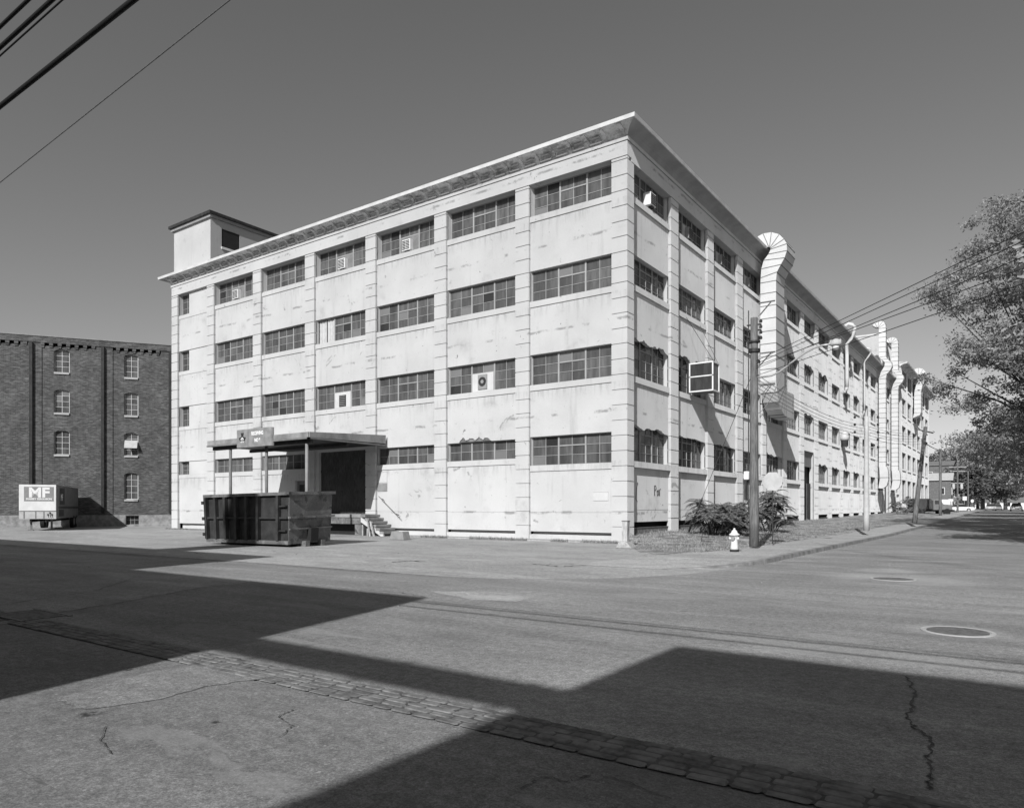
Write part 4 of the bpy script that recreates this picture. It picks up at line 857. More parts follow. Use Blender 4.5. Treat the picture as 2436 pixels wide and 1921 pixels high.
# cables from the nearest pole over the street to the right
cpz = pdep
rp = (18.5, -20.0)
tq = thing('utility_pole', 'wooden utility pole on the opposite corner carrying the sloping cables', 'pole', (rp[0], rp[1], 0), 0, 'wooden utility poles along the east street'); q = MB(); q.tube([(0, 0, 0), (0, 0, 9.0)], [.19, .14], 12); q.build('shaft', M['wood'], tq, smooth=True)
SL_ = [(859, -.482, 'topmost'), (866, -.459, 'second from top'), (876.8, -.4175, 'middle'), (871, -.365, 'second from bottom'), (894, -.344, 'lowest')]
rdep = (Vector((rp[0], rp[1], 0))-CAM).dot(FV); ru = CXP+FOC*((Vector((rp[0], rp[1], 0))-CAM).dot(RV))/rdep
for k, (v0, sl_, nm) in enumerate(SL_):
    a = at(1797, v0, pdep); vR = v0+sl_*(ru-1797); b = at(ru, vR, rdep); wire(nm+' of five cables sloping up right from the nearest pole', a, b, .009, .0, group='cables over the side street')
# telephone cables from the nearest pole along the wall
wp, wpp, wzt, wdep = pole('slim pale painted metal pole standing on the verge before the east wall', 2061, 1259.5, .42, 990, .155, .10, mat='lgrey', name='metal_pole', group=None)
for z in (6.9, 6.5, 6.1, 5.7, 5.3):
    for s in (-1, 1): q = MB(); q.lathe([(.05, 0), (.07, .08), (.03, .14)], tuple(RV*s*.62+Vector((0, 0, z-.3)))[:2]+(z-.9,), 8); q.build('insulator', M['dark'], wp)
q = MB(); 
for z in (6.1, 5.3): q.tube([RV*-.65+Vector((0, 0, z-.85)), RV*.65+Vector((0, 0, z-.85))], .02, 5)
q.build('crossarm', M['lgrey'], wp)
lp, lpp, lzt, ldep = pole('leaning dark wooden pole before the far factory wing', 2175.6, 1242, .55, 1015, .17, .12, lean_u=26)
q = MB(); 
tp3 = RV*(26/FOC*ldep*.95)+Vector((0, 0, lzt-.55-.25))
q.tube([tp3+Vector((-.5, -.2, .15)), tp3+Vector((.5, .2, -.15))], .05, 6); q.build('crossarm', M['wood'], lp)
p2, p2p, p2zt, p2d = pole('thick straight wooden pole just past the far factory wing', 2237, 1229, .47, 1067, .17, .14)
q = MB(); q.tube([(-.6, 0, 5.8), (.6, 0, 5.8)], .05, 6); q.build('crossarm', M['wood'], p2)
p3, p3p, p3zt, p3d = pole('wooden pole with crossarms and two pale transformers', 2278, 1224, .50, 1100, .15, .11)
q = MB()
for z, w_ in ((7.4, 1.35), (6.75, 1.2), (4.9, 1.0)): q.tube([RV*-w_+Vector((0, 0, z)), RV*w_+Vector((0, 0, z))], .06, 6)
q.build('crossarm', M['lgrey'], p3)
for s in (-1, 1): q = MB(); q.lathe([(.17, 0), (.19, .05), (.19, .75), (.1, .82)], tuple((RV*s*.62)[:2])+(4.0,), 12); q.build('transformer', M['lgrey'], p3, smooth=True)
p4, p4p, p4zt, p4d = pole('slim wooden pole behind the white parked coupe', 2303, 1219, .6, 1120, .14, .11)
p5_, p5p, p5zt, p5d = pole('farthest wooden pole beside the dark roadside trees', 2323, 1213, .85, 1140, .14, .11)
for k in range(5):
    a = at(1800, 890+k*10, pdep); b = at(2059, 1012+k*7, wdep)
    wire(['uppermost', 'second', 'third', 'fourth', 'lowest'][k]+' telephone line from the nearest pole to the pale pole', a, b, .010, .35, mat='mgrey' if k % 2 else 'wireg', group='telephone lines along the east wall')
    c = at(2200, 1030+k*6, ldep); wire(['uppermost', 'second', 'third', 'fourth', 'lowest'][k]+' telephone line between the pale pole and the leaning pole', b, c, .010, .2, mat='mgrey', group='telephone lines along the east wall')
wire('cable between the leaning pole and the thick straight pole', at(2203, 1055, ldep), at(2237, 1070, p2d), .03, .1); wire('cable between the straight pole and the transformer pole', at(2237, 1070, p2d), at(2278, 1090, p3d), .03, .1)
wire('loose service line drooping from the lamp arm to the lower pole', at(1862, 880, pdep+.3), at(1800, 985, pdep), .012, .3, mat='mgrey')
gw = thing('guy_wire', 'slanting guy wire with dark tube guard anchored in the grass near the corner', 'guy wire', onG(1635, 1272, .22)+(.2,))
ga = Vector(onG(1635, 1272, .22)+(.2,)); gt = at(1785, 900, pdep)
q = MB(); q.tube([Vector((0, 0, 0)), gt-ga], .012, 6); q.build('strand', M['mgrey'], gw); q = MB(); q.tube([Vector((0, 0, 0)), (gt-ga)*.30], .05, 8); q.build('guard', M['wood'], gw)
# cables overhead, running west along the street
for (v0, ys, r, nm) in ((253, -21.45, .017, 'lowest thick black'), (64, -20.8, .013, 'topmost black'), (113, -20.95, .015, 'second thick black'), (133, -21.0, .006, 'thin black')):
    d = ray(0, v0); t_ = (ys-CAM.y-1.52*CAM.z)/(d.y+1.52*d.z); p = CAM+d*t_
    wire(nm+' overhead cable crossing the upper left sky', (p.x-60, p.y, p.z), (p.x+30, p.y, p.z), r, 0.0, group='overhead cables in the upper left')
a = at(0, 434, 15.); b = at(547, 0, 10.); dd = b-a
wire('thin twisted steel strand crossing the left sky below the black cables', a-dd*1.5, b+dd*.6, .010, 0, mat='wireg', group='overhead cables in the upper left')
# ------------------------------------------------------------------ street furniture by the corner
hx, hy = onG(1747, 1314, .1); hy_ = thing('fire_hydrant', 'white fire hydrant with dark foot on the grass verge', 'hydrant', (hx, hy, .08))
q = MB(); q.lathe([(.15, 0), (.15, .13)], (0, 0, 0), 14); q.build('foot', M['dark'], hy_)
q = MB(); q.lathe([(.145, .13), (.12, .2), (.105, .42), (.105, .56), (.13, .58), (.13, .6)], (0, 0, 0), 16); q.build('barrel', M['white'], hy_, smooth=True)
q = MB(); q.lathe([(.17, .6), (.17, .64), (.11, .68), (.075, .76), (.03, .79), (.03, .84)], (0, 0, 0), 16); q.build('bonnet', M['white'], hy_, smooth=True)
q = MB(); q.prism([(.06*math.cos(a), .5+.06*math.sin(a)) for a in ang], -.17, -.1, P); q.build('front_outlet', M['grey'], hy_)
for s in (-1, 1): q = MB(); q.prism([(.045*math.cos(a), .5+.045*math.sin(a)) for a in ang], s*.1, s*.16, lambda a, b, h: (h, a, b)); q.build('side_outlet', M['white'], hy_)
px_, py_ = onG(1489, 1303, .0); wpst = thing('timber_post', 'split weathered timber post with splayed concrete foot at the building corner', 'post', (px_, py_, 0))
q = MB(); q.prism([(-.12, 0), (.12, 0), (.10, .5), (.12, 1.05), (-.11, 1.08), (-.13, .6)], -.11, .11, P); q.build('post', M['woodl'], wpst, bevel=.01)
q = MB(); q.prism([(-.34, 0), (.38, 0), (.14, .26), (-.14, .3)], -.28, .28, P); q.build('foot', M['walk'], wpst, bevel=.03)
q = MB(); q.box(-.13, .13, -.13, .13, 1.06, 1.09); q.build('cap', M['mgrey'], wpst)
sx_, sy_ = onG(1838, 1290, .25); ss = thing('road_sign', 'octagonal road sign seen from its blank pale back beyond the nearest pole', 'sign', (sx_, sy_, .2), math.radians(22))
q = MB(); q.prism([(.38*math.cos(math.pi/8+k*math.pi/4), 2.42+.38*math.sin(math.pi/8+k*math.pi/4)) for k in range(8)], 0, .012, P); q.build('plate', M['lgrey'], ss); q = MB(); q.box(-.02, .02, .013, .04, 0, 2.7); q.build('post', M['dark'], ss)
ws_ = thing('wire_cage', 'small bent wire frame standing in the grass between hydrant and wall', 'wire frame', onG(1678, 1287, .25)+(.22,))
q = MB()
for x in (-.16, .16): q.tube([(x, 0, 0), (x*.7, 0, .5)], .012, 5)
for z in (.05, .2, .35): q.tube([(-.15, 0, z), (.15, 0, z)], .01, 5)
q.build('frame', M['dark'], ws_)
def manhole(label, u, v, ru):
    x, y = onG(u, v); t = thing('manhole_cover', label, 'manhole', (x, y, .0), 0); q = MB(); q.lathe([(ru, .002), (ru, .012), (ru-.05, .012), (ru-.05, .004)], (0, 0, 0), 36); q.build('ring', M['lgrey'], t)
    q = MB(); q.lathe([(ru-.07, .002), (ru-.07, .011)], (0, 0, 0), 36); q.build('cover', M['iron'], t)
manhole('large iron manhole cover in the sunlit road at right', 2278, 1502, .42); manhole('smaller iron manhole cover farther back in the intersection', 2125, 1377, .47)
pl_ = thing('patch_plate', 'dark iron utility plate in the verge dirt near the corner', 'ground plate', onG(1620, 1322, .04)+(.06,)); 
pl_.name = 'utility_plate'; q = MB(); q.lathe([(.55, -.06), (.5, .006)], (0, 0, 0), 20); q.build('plate', M['iron'], pl_)
cb2 = thing('catch_basin', 'iron storm drain grate by the end of the stone gutter at left', 'drain', onG(70, 1463)+(0,)); q = MB()
for k in range(8): q.box(-.55+k*.14, -.47+k*.14, -.28, .28, .002, .014)
q.box(-.62, .6, -.34, -.29, .002, .016); q.box(-.62, .6, .29, .34, .002, .016); q.build('grate', M['iron'], cb2)
# dark pole shadow is real; branch lying in the grass
# graffiti on the east wall
gf = thing('graffiti', 'small dark scrawled graffiti low on the first east wall bay', 'graffiti', (-.155, 3.3, 2.2)); q = MB()
for pts in ([(0, 0), (0, .5), (.15, .5), (.2, .35), (.05, .25)], [(.3, .25), (.35, 0), (.5, .05), (.45, .3), (.3, .2)], [(.6, 0), (.6, .3), (.75, .35)], [(-1.9, .6), (-2.05, .3), (-2.1, -.2), (-1.95, -.3)], [(2.6, 0), (2.6, .35), (2.8, .3)]):
    q.tube([(.004, a, b) for a, b in pts], .022, 4)
q.build('strokes', M['dark'], gf)
# ------------------------------------------------------------------ vehicles
def car(label, loc, rot, paint, L_=4.7, two=False, group='cars parked along the far street', roof=None):
    t = thing('parked_car', label, 'car', loc, rot, group); W = .88
    prof = [(0, .32), (0, .62), (.1, .74), (1.15, .84), (1.55, .86), (3.6, .88), (4.55, .84), (4.68, .7), (4.7, .34), (4.1, .26), (.6, .26)]
    k = L_/4.7; q = MB(); q.prism([(a*k-L_/2, b) for a, b in prof], -W, W, lambda a, b, h: (a, h, b)); q.build('body', M[paint], t, bevel=.06)
    q = MB(); q.v += [(a*k-L_/2, s*w_, z) for a, z, w_ in ((1.35, .86, .8), (1.95, 1.36, .62), (3.05, 1.38, .62), (3.75, .87, .8)) for s in (-1, 1)]
    q.f += [(0, 1, 3, 2), (4, 5, 7, 6), (0, 2, 4, 6), (1, 7, 5, 3), (2, 3, 5, 4)]; q.build('glasshouse', M['glassd'], t)
    q = MB(); q.v += [(a*k-L_/2, s*w_, z) for a, z, w_ in ((1.9, 1.37, .64), (3.1, 1.39, .64)) for s in (-1, 1)]; q.v += [(a*k-L_/2, s*w_, z) for a, z, w_ in ((2., 1.43, .56), (3.0, 1.44, .56)) for s in (-1, 1)]
    q.f += [(0, 1, 3, 2), (4, 5, 7, 6), (0, 1, 5, 4), (2, 3, 7, 6), (0, 2, 6, 4), (1, 3, 7, 5)]; q.build('roof', M[roof or paint], t)
    for s in (-1, 1):
        for x in (.85, 3.75):
            q = MB(); q.prism([(x*k-L_/2+.33*math.cos(a), .33+.33*math.sin(a)) for a in ang], s*.74, s*.91, lambda a, b, h: (a, h, b)); wh = q.build('wheel', M['rubber'], t)
            q = MB(); q.prism([(x*k-L_/2+.18*math.cos(a), .33+.18*math.sin(a)) for a in ang], s*.912, s*.92, lambda a, b, h: (a, h, b)); q.build('rim', M['galv'], wh)
        q = MB(); q.box(-L_/2-.02, -L_/2+.02, s*.7-.13, s*.7+.13, .56, .7); q.build('headlight', M['white'], t)
        q = MB(); q.box(L_/2-.02, L_/2+.03, s*.6-.18, s*.6+.18, .55, .7); q.build('tail_light', M['mgrey'], t)
    for s in (-1, 1): q = MB(); q.box(s*L_/2-.09, s*L_/2+.09, -.86, .86, .38, .5); q.build('bumper', M['galv'], t, bevel=.02)
    return t
def gpos(u, dep, z): p = at(u, HYP, dep); return (p.x, p.y, z)
car('white coupe parked side on beyond the transformer pole', gpos(2279, 126, .86), math.radians(22), 'white', 4.6)
car('pale sedan facing the camera on the left side of the far street', gpos(2357, 146, rz(140)), math.radians(-88), 'lgrey')
car('small dark car half hidden behind the pale sedan', gpos(2373, 168, rz(160)), math.radians(-88), 'mgrey')
car('pale car with dark roof driving away at the far right of the street', gpos(2418, 128, rz(125)), math.radians(-90), 'lgrey', roof='dark')
tk = thing('dump_truck', 'dark old truck with rounded body parked behind the leaning pole', 'truck', gpos(2213, 98, .58), math.radians(35))
tk.name = 'work_truck'
q = MB(); q.prism([(-2.6, .8), (-2.6, 1.9), (-2.3, 2.25), (-.4, 2.25), (-.2, 1.9), (-.2, .8)], -1.0, 1.0, lambda a, b, h: (a, h, b)); q.build('rear_body', M['woodd'], tk, bevel=.12)
q = MB(); q.prism([(-.1, .7), (-.1, 2.1), (.9, 2.1), (1.25, 1.5), (2.4, 1.4), (2.5, .7)], -.95, .95, lambda a, b, h: (a, h, b)); q.build('cab', M['mgrey'], tk, bevel=.08)
q = MB(); q.box(.1, .85, -.97, -.955, 1.5, 2.0); q.build('side_window', M['glassd'], tk)
q = MB(); q.box(-2.7, 2.6, -.4, .4, .5, .7); q.box(2.45, 2.7, -1, 1, .5, .75); q.build('chassis', M['dark'], tk)
for s in (-1, 1):
    for x in (-1.7, 1.7): q = MB(); q.prism([(x+.45*math.cos(a), .45+.45*math.sin(a)) for a in ang], s*.8, s*1.02, lambda a, b, h: (a, h, b)); q.build('wheel', M['rubber'], tk)
# ------------------------------------------------------------------ distant houses
def house(label, u, dep, z, w_, d_, h_, rh, wallm, roofm, rot, flo=2, nm='house'):
    t = thing(nm, label, 'house', gpos(u, dep, z), rot); q = MB(); q.box(-w_/2, w_/2, -d_/2, d_/2, 0, h_)
    q.prism([(-d_/2, h_), (d_/2, h_), (0, h_+rh)], -w_/2, w_/2, lambda a, b, h: (h, a, b)); q.build('wall', M[wallm], t)
    q = MB()
    for s in (-1, 1): q.add([(-w_/2-.4, s*(d_/2+.4), h_-.25), (w_/2+.4, s*(d_/2+.4), h_-.25), (w_/2+.4, 0, h_+rh+.1), (-w_/2-.4, 0, h_+rh+.1), (-w_/2-.4, s*(d_/2+.4), h_-.05), (w_/2+.4, s*(d_/2+.4), h_-.05), (w_/2+.4, 0, h_+rh+.3), (-w_/2-.4, 0, h_+rh+.3)], [(0, 1, 2, 3), (4, 5, 6, 7), (0, 1, 5, 4), (1, 2, 6, 5), (3, 0, 4, 7), (2, 3, 7, 6)])
    q.build('roof', M[roofm], t)
    for f in range(flo):
        for k in range(max(2, int(w_/3))):
            x = -w_/2+(k+.5)*w_/max(2, int(w_/3)); zz = 1+f*3.
            q = MB(); q.box(x-.55, x+.55, -d_/2-.06, -d_/2, zz, zz+1.6); wi = q.build('window', M['white'], t); q = MB(); q.box(x-.45, x+.45, -d_/2-.08, -d_/2-.062, zz+.1, zz+1.5); q.build('pane', M['glassd'], wi)
        for k in range(2):
            y = -d_/4+k*d_/2; q = MB(); q.box(w_/2, w_/2+.06, y-.5, y+.5, 1+f*3, 2.6+f*3); wi = q.build('window', M['white'], t); q = MB(); q.box(w_/2+.062, w_/2+.08, y-.4, y+.4, 1.1+f*3, 2.5+f*3); q.build('pane', M['glassd'], wi)
    return t
h1 = house('dark sided two storey house with pale roof slope just past the factory', 2222, 165, .5, 7, 9, 7.4, 1.3, 'brickd', 'lgrey', math.radians(2))
q = MB(); q.box(-3.52, 3.6, -4.6, -4.52, 0, 2.9); q.build('white_ground_floor', M['white'], h1)
h2 = house('narrow house with white porch columns beyond the thick pole', 2262, 205, .5, 7, 10, 6.5, 2.5, 'mgrey', 'shingle', math.radians(0))
q = MB(); q.box(3.5, 6, -6, 4, 2.9, 3.2); 
for y in (-5.7, -3, 0, 3.5): q.box(5.6, 5.85, y, y+.3, 0, 2.9)
for y in (-5.7, -3, 0, 3.5): q.box(5.6, 5.85, y, y+.3, 3.2, 6.0)
q.box(3.5, 6, -6, 4, 6.0, 6.25); q.build('porch', M['white'], h2)
house('flat looking brick block rising behind the dark sided house', 2218, 215, .5, 11, 10, 13.6, 1., 'brickd', 'mgrey', 0, 4, 'brick_block')
house('long low white house closing the end of the far street', 2425, 265, 1.0, 22, 8, 2.8, 1.3, 'white', 'mgrey', math.radians(0), 1)
for (u, v, dep, wd, lb) in ((2295, 1185, 150, .85, 'square white street sign between two poles'), (2313, 1191, 160, .7, 'small round pale street sign right of the square one'), (2262, 1189, 140, .9, 'flat pale sign by the porch house')):
    p = at(u, v, dep); t = thing('street_sign', lb, 'sign', (p.x, p.y, .5), YAW, 'small signs along the far street'); z = p.z-.5
    q = MB()
    if 'round' in lb: q.prism([(wd/2*math.cos(a), z+wd/2*math.sin(a)) for a in ang], 0, .03, P)
    else: q.box(-wd/2, wd/2, 0, .03, z-(wd/2 if 'square' in lb else .22), z+(wd/2 if 'square' in lb else .22))
    q.build('plate', M['white'], t); q = MB(); q.box(-.05, .05, .03, .1, 0, z); q.build('post', M['grey'], t)
# ------------------------------------------------------------------ buildings south of the street (behind the viewer), whose shadows cross the road
def block(label, x0, x1, y0, y1, h, mat, name='street_block'):
    t = thing(name, label, 'building', ((x0+x1)/2, (y0+y1)/2, 0)); cx, cy = (x0+x1)/2, (y0+y1)/2; w_, d_ = (x1-x0)/2, (y1-y0)/2
    q = MB(); wops = []
    F = Fr((0, d_, 0), (1, 0, 0), (0, 1, 0)); n = max(2, int(w_*2/4))
    for f in range(int((h-1.2)/3.4)):
        for k in range(n): s = -w_+(k+.5)*2*w_/n; wops.append((s-.6, s+.6, 1.+f*3.4, 2.9+f*3.4))
    wallopen(q, F, -w_, w_, 0, h, 0, wops, .25); q.quad((-w_, -d_, 0), (-w_, d_, 0), (-w_, d_, h), (-w_, -d_, h)); q.quad((w_, -d_, 0), (w_, d_, 0), (w_, d_, h), (w_, -d_, h)); q.quad((-w_, -d_, 0), (w_, -d_, 0), (w_, -d_, h), (-w_, -d_, h))
    q.build('wall', M[mat], t, fix=False); q = MB(); q.quad((-w_, -d_, h-.02), (w_, -d_, h-.02), (w_, d_, h-.02), (-w_, d_, h-.02)); q.quad((-w_, d_-.35, 0), (w_, d_-.35, 0), (w_, d_-.35, h-.02), (-w_, d_-.35, h-.02)); q.build('roof', M['mgrey'], t, fix=False)
    for o in wops: window(F, o[0], o[1], o[2], o[3], -.2, t, 2, transom=False, cols=(2,), dark=True)
    return t
k_ = 1/1.52; kxs = .35/1.52                                   # shadow run per metre north: height and sideways
YB = -36.0
def hs(ys): return (ys-YB)*k_
block('brick block south of the street, east of the gap', 14.75, 58, YB-12, YB, hs(-22.1), 'brickd')
block('low brick block south of the street, west of the gap', -.4, 9.8, YB-12, YB, hs(-20.45), 'brickd')
block('taller brick mill block south of the street', -75, -.42, YB-12, YB, hs(-15.2), 'brickd')
fb = thing('pipe_bridge', 'boxed pipe bridge spanning the gap between the two south blocks', 'pipe bridge', (12.27, YB-.3, 6.9))
q = MB(); q.box(-2.46, 2.46, -.1, .28, .35, .63); q.build('casing', M['mgrey'], fb); q = MB()
for x in (-1.6, 0, 1.6): q.box(x-.03, x+.03, -.13, .31, .32, .66)
q.build('strap', M['dark'], fb)
ck = thing('chimney_stack', 'square brick chimney behind the tall south mill block', 'chimney', (-5.6, -41., 0)); q = MB(); q.box(-.85, .85, -.8, .8, 0, 21.3); q.box(-1., 1., -.95, .95, 20.6, 20.9); q.build('shaft', M['brickd'], ck)
# ------------------------------------------------------------------ vegetation
def leafcloud(mb, c, r, n, size, R, flat=.8, loose=False):
    ax_ = Vector((R.gauss(0, 1), R.gauss(0, 1), R.gauss(-.2, .5))).normalized()
    for _ in range(n):
        if loose:                                            # a spray along a twig: dense core, feathered ends
            v = Vector((R.gauss(0, .42), R.gauss(0, .42), R.gauss(0, .30)))+ax_*R.gauss(0, .55)
        else: v = Vector((R.gauss(0, 1), R.gauss(0, 1), R.gauss(0, 1))).normalized()*(R.random()**.45)
        p = Vector(c)+Vector((v.x*r, v.y*r, v.z*r*flat)); s = size*R.uniform(.6, 1.35)
        a = Vector((R.gauss(0, 1), R.gauss(0, 1), R.gauss(0, .7))).normalized(); b = a.cross(Vector((R.gauss(0, 1), R.gauss(0, 1), R.gauss(0, 1)))).normalized()
        n_ = a.cross(b)*s*.18
        mb.add([p-a*s, p-b*s*.5+n_, p+a*s, p+b*s*.5+n_], [(0, 1, 2, 3)])
def tree(label, x, y, z, clumps, tr_h, tr_r, leaf, nper, seed, group='trees on the right side of the street', mat='leaf', name='street_tree', loose=True):
    R = random.Random(seed); t = thing(name, label, 'tree', (x, y, z), 0, group); o = Vector((x, y, z))
    tk_ = MB(); top = Vector((0, 0, tr_h)); tk_.tube([(0, 0, 0), (R.uniform(-.1, .1), 0, tr_h*.5), top], [tr_r*1.3, tr_r, tr_r*.8], 10)
    for i, (c, r) in enumerate(clumps):
        if i % 5 == 0 or r > 2.:
            d = Vector(c)-o; st_ = top*R.uniform(.6, 1.); m = st_.lerp(d, .5)+Vector((R.uniform(-.5, .5), R.uniform(-.5, .5), R.uniform(0, .8))); tk_.tube([st_, m, d], [tr_r*.3, tr_r*.16, tr_r*.04], 6)
    tk_.build('trunk', M['bark'], t, smooth=True)
    cw = MB()
    for c, r in clumps: leafcloud(cw, Vector(c)-o, r, int(nper*(r**2)), leaf, R, loose=loose)
    cw.build('crown', M[mat], t, fix=False); return t
def inpoly(p, poly):
    c = False; j = len(poly)-1
    for i in range(len(poly)):
        if (poly[i][1] > p[1]) != (poly[j][1] > p[1]) and p[0] < (poly[j][0]-poly[i][0])*(p[1]-poly[i][1])/(poly[j][1]-poly[i][1])+poly[i][0]: c = not c
        j = i
    return c
# big tree leaning in from the right: outline surveyed, given real depth
polyA = [(2436, 440), (2405, 480), (2390, 540), (2340, 570), (2300, 600), (2262, 650), (2244, 700), (2275, 715), (2330, 700), (2360, 730), (2440, 735), (2440, 790), (2330, 800), (2278, 800), (2275, 840), (2222, 872), (2200, 905), (2235, 905), (2290, 900), (2320, 925), (2270, 955), (2325, 975), (2350, 965), (2335, 1000), (2310, 1040), (2315, 1075), (2420, 1110), (2700, 1080), (2860, 900), (2860, 600), (2700, 400), (2560, 360)]
RA = random.Random(5); cl = []; Dm = 42.
while len(cl) < 430:
    u, v = RA.uniform(2190, 2860), RA.uniform(360, 1085)
    if not inpoly((u, v), polyA): continue
    th = 5.0*math.sqrt(max(.05, 1-((u-2600)/430)**2)); dep = Dm+RA.uniform(-th, th)
    r = RA.uniform(.45, 1.05)
    p = at(u, v, Dm)                                           # crown outline at the tree's own distance, then spread in depth
    p = p+FV*(dep-Dm)*1.0
    cl.append((p, r))
bt_ = camp(33.5, 42, rz(20)); tree('large leafy tree leaning over the street from the right edge', bt_.x, bt_.y, rz(bt_.y), cl, 5.5, .38, .095, 470, 11)
def round_clumps(c, rx, rz_, n, seed, rr=(.8, 1.6)):
    R = random.Random(seed); L = []
    for _ in range(n):
        v = Vector((R.gauss(0, 1), R.gauss(0, 1), R.gauss(0, 1))).normalized()*R.uniform(.45, 1.0)
        L.append((Vector((c[0]+v.x*rx, c[1]+v.y*rx, c[2]+v.z*rz_)), R.uniform(*rr)))
    return L
names = [('medium street tree behind the large leaning one', 16.8, 48, 5.2, 4.2, 7.6), ('street tree farther along the right kerb', 16.6, 68, 5.6, 4.8, 7.8), ('street tree third along the right kerb', 16.5, 92, 5.6, 5.2, 8.2), ('distant street tree on the right kerb beside the cars', 16.5, 120, 5.8, 5.4, 8.6)]
for i, (lb, x, y, rx, rz2, cz) in enumerate(names): tree(lb, x, y, rz(y), round_clumps((x-.3, y, cz+rz(y)), rx, rz2, 70, 20+i), 5, .3, .2, 95, 30+i)
tree('roadside tree standing just outside the view at right, nearest the crossing', 20.8, 1.5, 0, round_clumps((20.4, 1.5, 9), 5.2, 4.2, 80, 201), 6, .35, .2, 90, 203)
tree('second roadside tree standing just outside the view at right', 20.8, 12.5, 0, round_clumps((20.2, 12.5, 9.5), 5.4, 4.6, 80, 202), 6, .35, .2, 90, 204)
far = [('tall tree behind the dark sided house', 2240, 235, 1070, 7.0), ('tall round tree above the transformer pole', 2282, 225, 1058, 7.5), ('broad tree above the white coupe', 2325, 215, 1050, 8), ('broad tree over the left side of the far street', 2362, 205, 1035, 7.5), ('low dark tree behind the roadside poles', 2338, 185, 1120, 5.), ('dark bushy tree between the porch house and the round street sign', 2300, 172, 1110, 4.6), ('dark bushy tree above the pale sedan', 2366, 180, 1100, 5.6), ('small dark tree masking the left end of the long white house', 2392, 200, 1115, 5.2)]
for i, (lb, u, dep, tv, r) in enumerate(far):
    p = at(u, HYP, dep); top = EYE+(HYP-tv)/FOC*dep; cz = top-(top-2)*.5
    tree(lb, p.x, p.y, 1, round_clumps((p.x, p.y, cz+1), r, (top-2)*.46, 75, 60+i, (1., 2.1)), 5, .4, .34, 44, 80+i, group='tall trees beyond the factory', mat='leaf2' if 'dark' in lb else 'leaf')
for i, (lb, u, dep, tv, r) in enumerate([('hazy tree behind the long white house', 2400, 330, 1130, 12), ('hazy tree at the very end of the street', 2450, 345, 1120, 13)]):
    p = at(u, HYP, dep); top = EYE+(HYP-tv)/FOC*dep; tree(lb, p.x, p.y, 1, round_clumps((p.x, p.y, top*.5+1), r, top*.42, 80, 160+i, (1.5, 3.)), 4, .4, .6, 18, 180+i, group='tall trees beyond the factory')
wd_ = MB(); Rw = random.Random(99)
for k in range(60): u = Rw.uniform(1900, 2520); p = at(u, HYP, Rw.uniform(360, 420)); leafcloud(wd_, (p.x, p.y, Rw.uniform(2, 9)), 6, 130, .8, Rw)
tag(wd_.build('distant_wood', M['leaf'], fix=False), 'far off wood closing the end of the street behind the last houses', 'wood', kind='stuff')
# sumac shrubs with drooping compound leaves
def shrub(label, x, y, z, stems, h, spread, seed, fl=.75, group='wild sumac shrubs along the east wall'):
    R = random.Random(seed); t = thing('sumac_shrub', label, 'shrub', (x, y, z), 0, group); sm = MB(); lf = MB()
    for s in range(stems):
        a = R.uniform(0, 6.28); rr = spread*math.sqrt(R.random()); top = Vector((math.cos(a)*rr*.9, math.sin(a)*rr, h*R.uniform(.35, 1.)*(1-.35*(rr/spread)**2))); b0 = Vector((math.cos(a)*rr*.3, math.sin(a)*rr*.3, 0))
        mid = b0.lerp(top, .55)+Vector((0, 0, .1)); sm.tube([b0, mid, top], [.03, .022, .012], 5)
        for f in range(R.randint(8, 11)):
            az_ = R.uniform(0, 6.28); L0 = fl*R.uniform(.7, 1.1); d = Vector((math.cos(az_), math.sin(az_), R.uniform(.1, .7))).normalized(); p = top-Vector((0, 0, R.random()*.35)); side = Vector((-math.sin(az_), math.cos(az_), 0)); n = 11
            for i in range(1, n+1):
                q_ = p+d*(L0/n); d = (d+Vector((0, 0, -.13))).normalized(); u_ = side.cross(d)
                ll = .17*math.sin(math.pi*(.18+.8*i/n))+.03
                for sg_ in (-1, 1):
                    tip = q_+side*sg_*ll+d*.05-Vector((0, 0, ll*.35)); w_ = d*.034
                    lf.add([q_-w_*.6, q_.lerp(tip, .5)-w_, tip, q_.lerp(tip, .5)+w_], [(0, 1, 2, 3)])
                p = q_
    sm.build('stems', M['bark'], t); lf.build('foliage', M['leafd'], t, fix=False)
x, y = onG(1700, 1272, .3); shrub('bushy sumac with long drooping leaves left of the nearest pole', x, y, .28, 24, 2.15, 1.25, 1)
x, y = onG(1745, 1270, .32); shrub('dark sumac filling the gap just left of the nearest pole', x, y, .28, 18, 2.0, 1.1, 2)
x, y = onG(1770, 1262, .32); shrub('sumac directly behind the nearest pole', x, y, .3, 16, 2.2, 1.2, 3)
x, y = onG(1833, 1262, .34); shrub('tall sumac right of the nearest pole below the road sign', x, y, .3, 24, 2.4, 1.3, 4)
x, y = onG(2145, 1226, .62); shrub('low scrub growing at the foot of the twin ducts', x, y, .55, 12, 2.2, 1.6, 5)
x, y = onG(2165, 1224, .62); shrub('scrub beneath the wing windows beside the twin ducts', x, y, .6, 14, 2.6, 2.0, 6)
x, y = onG(2190, 1222, .66); shrub('scrub next to the dark truck', x, y, .65, 13, 2.6, 1.9, 7)
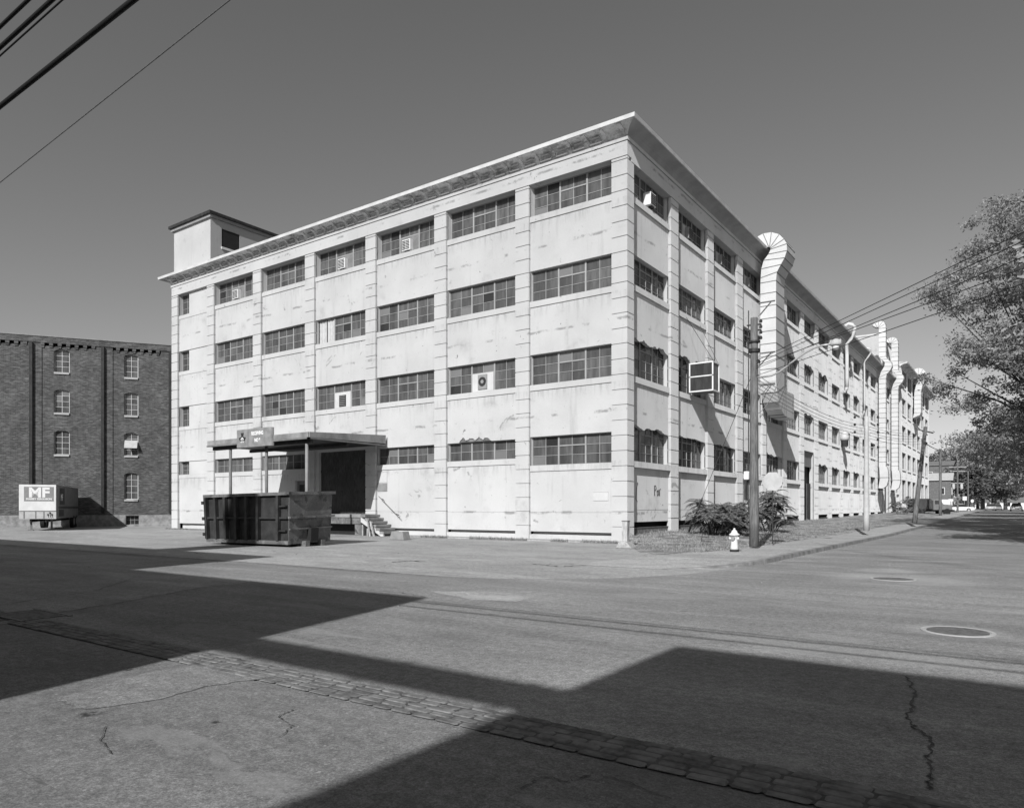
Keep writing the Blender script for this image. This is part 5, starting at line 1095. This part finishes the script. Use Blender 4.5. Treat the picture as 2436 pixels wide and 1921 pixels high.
x, y = onG(12, 1250, 0); shrub('small weedy shrub at the far left foot of the brick warehouse', x, y, 0, 9, 1.2, 1.3, 8, group=None)
x, y = onG(50, 1251, 0); shrub('small weedy shrub under the trailer nose', x, y, 0, 9, 1.1, 1.3, 9, group=None)
# grass blades on the verge, weeds along the apron
gr = MB(); Rg = random.Random(3)
def blade(x, y, z, h, w_=.02):
    a = Rg.uniform(0, 6.28); dx, dy = math.cos(a)*w_, math.sin(a)*w_; lx, ly = Rg.gauss(0, h*.4), Rg.gauss(0, h*.4)
    gr.add([(x-dx, y-dy, z), (x+dx, y+dy, z), (x+lx, y+ly, z+h)], [(0, 1, 2)])
for _ in range(13000):
    y = -5+Rg.random()**1.6*40; lo_, hi_ = vxs(y)[0], vxs(y)[-1]; x = lo_+(hi_-lo_)*Rg.random()
    nn = noise.noise(Vector((x*.7, y*.7, 3)));
    if nn < -.12 and Rg.random() < .8: continue
    blade(x, y, vh(x, y)-.01, Rg.uniform(.03, .13)*(1.5 if x < 1.5 else 1))
for _ in range(2600):
    x = Rg.uniform(-13.5, .8); 
    if noise.noise(Vector((x*.6, 0, 9))) < -.05: continue
    blade(x, -1.05+Rg.gauss(0, .1), 0, Rg.uniform(.05, .2), .018)
for _ in range(500): blade(Rg.uniform(-38, -33), -.7+Rg.gauss(0, .12), 0, Rg.uniform(.04, .12))
tag(gr.build('grass', M['grass'], fix=False), 'sparse dry grass and weeds on the verge and along the wall foot', 'grass', kind='stuff')
# litter / stones in the gutter
lt = MB(); Rl = random.Random(4)
for _ in range(520):
    if Rl.random() < .4: y = Rl.uniform(-9, 25); x = 8.85+abs(Rl.gauss(0, .25)); z = rz(y)
    elif Rl.random() < .6: y = Rl.uniform(-6, 14); x = Rl.uniform(2.5, 6.5); z = vh(x, y) if y > -5 else 0
    else: x = Rl.uniform(-20, 12); y = Rl.uniform(-30, -2); z = 0.
    s = Rl.uniform(.005, .018); lt.box(x-s, x+s, y-s*.8, y+s*.8, z, z+s*.9)
tag(lt.build('gravel', M['stone']), 'loose grit and scraps of litter along the kerb and lot', 'gravel', kind='stuff')
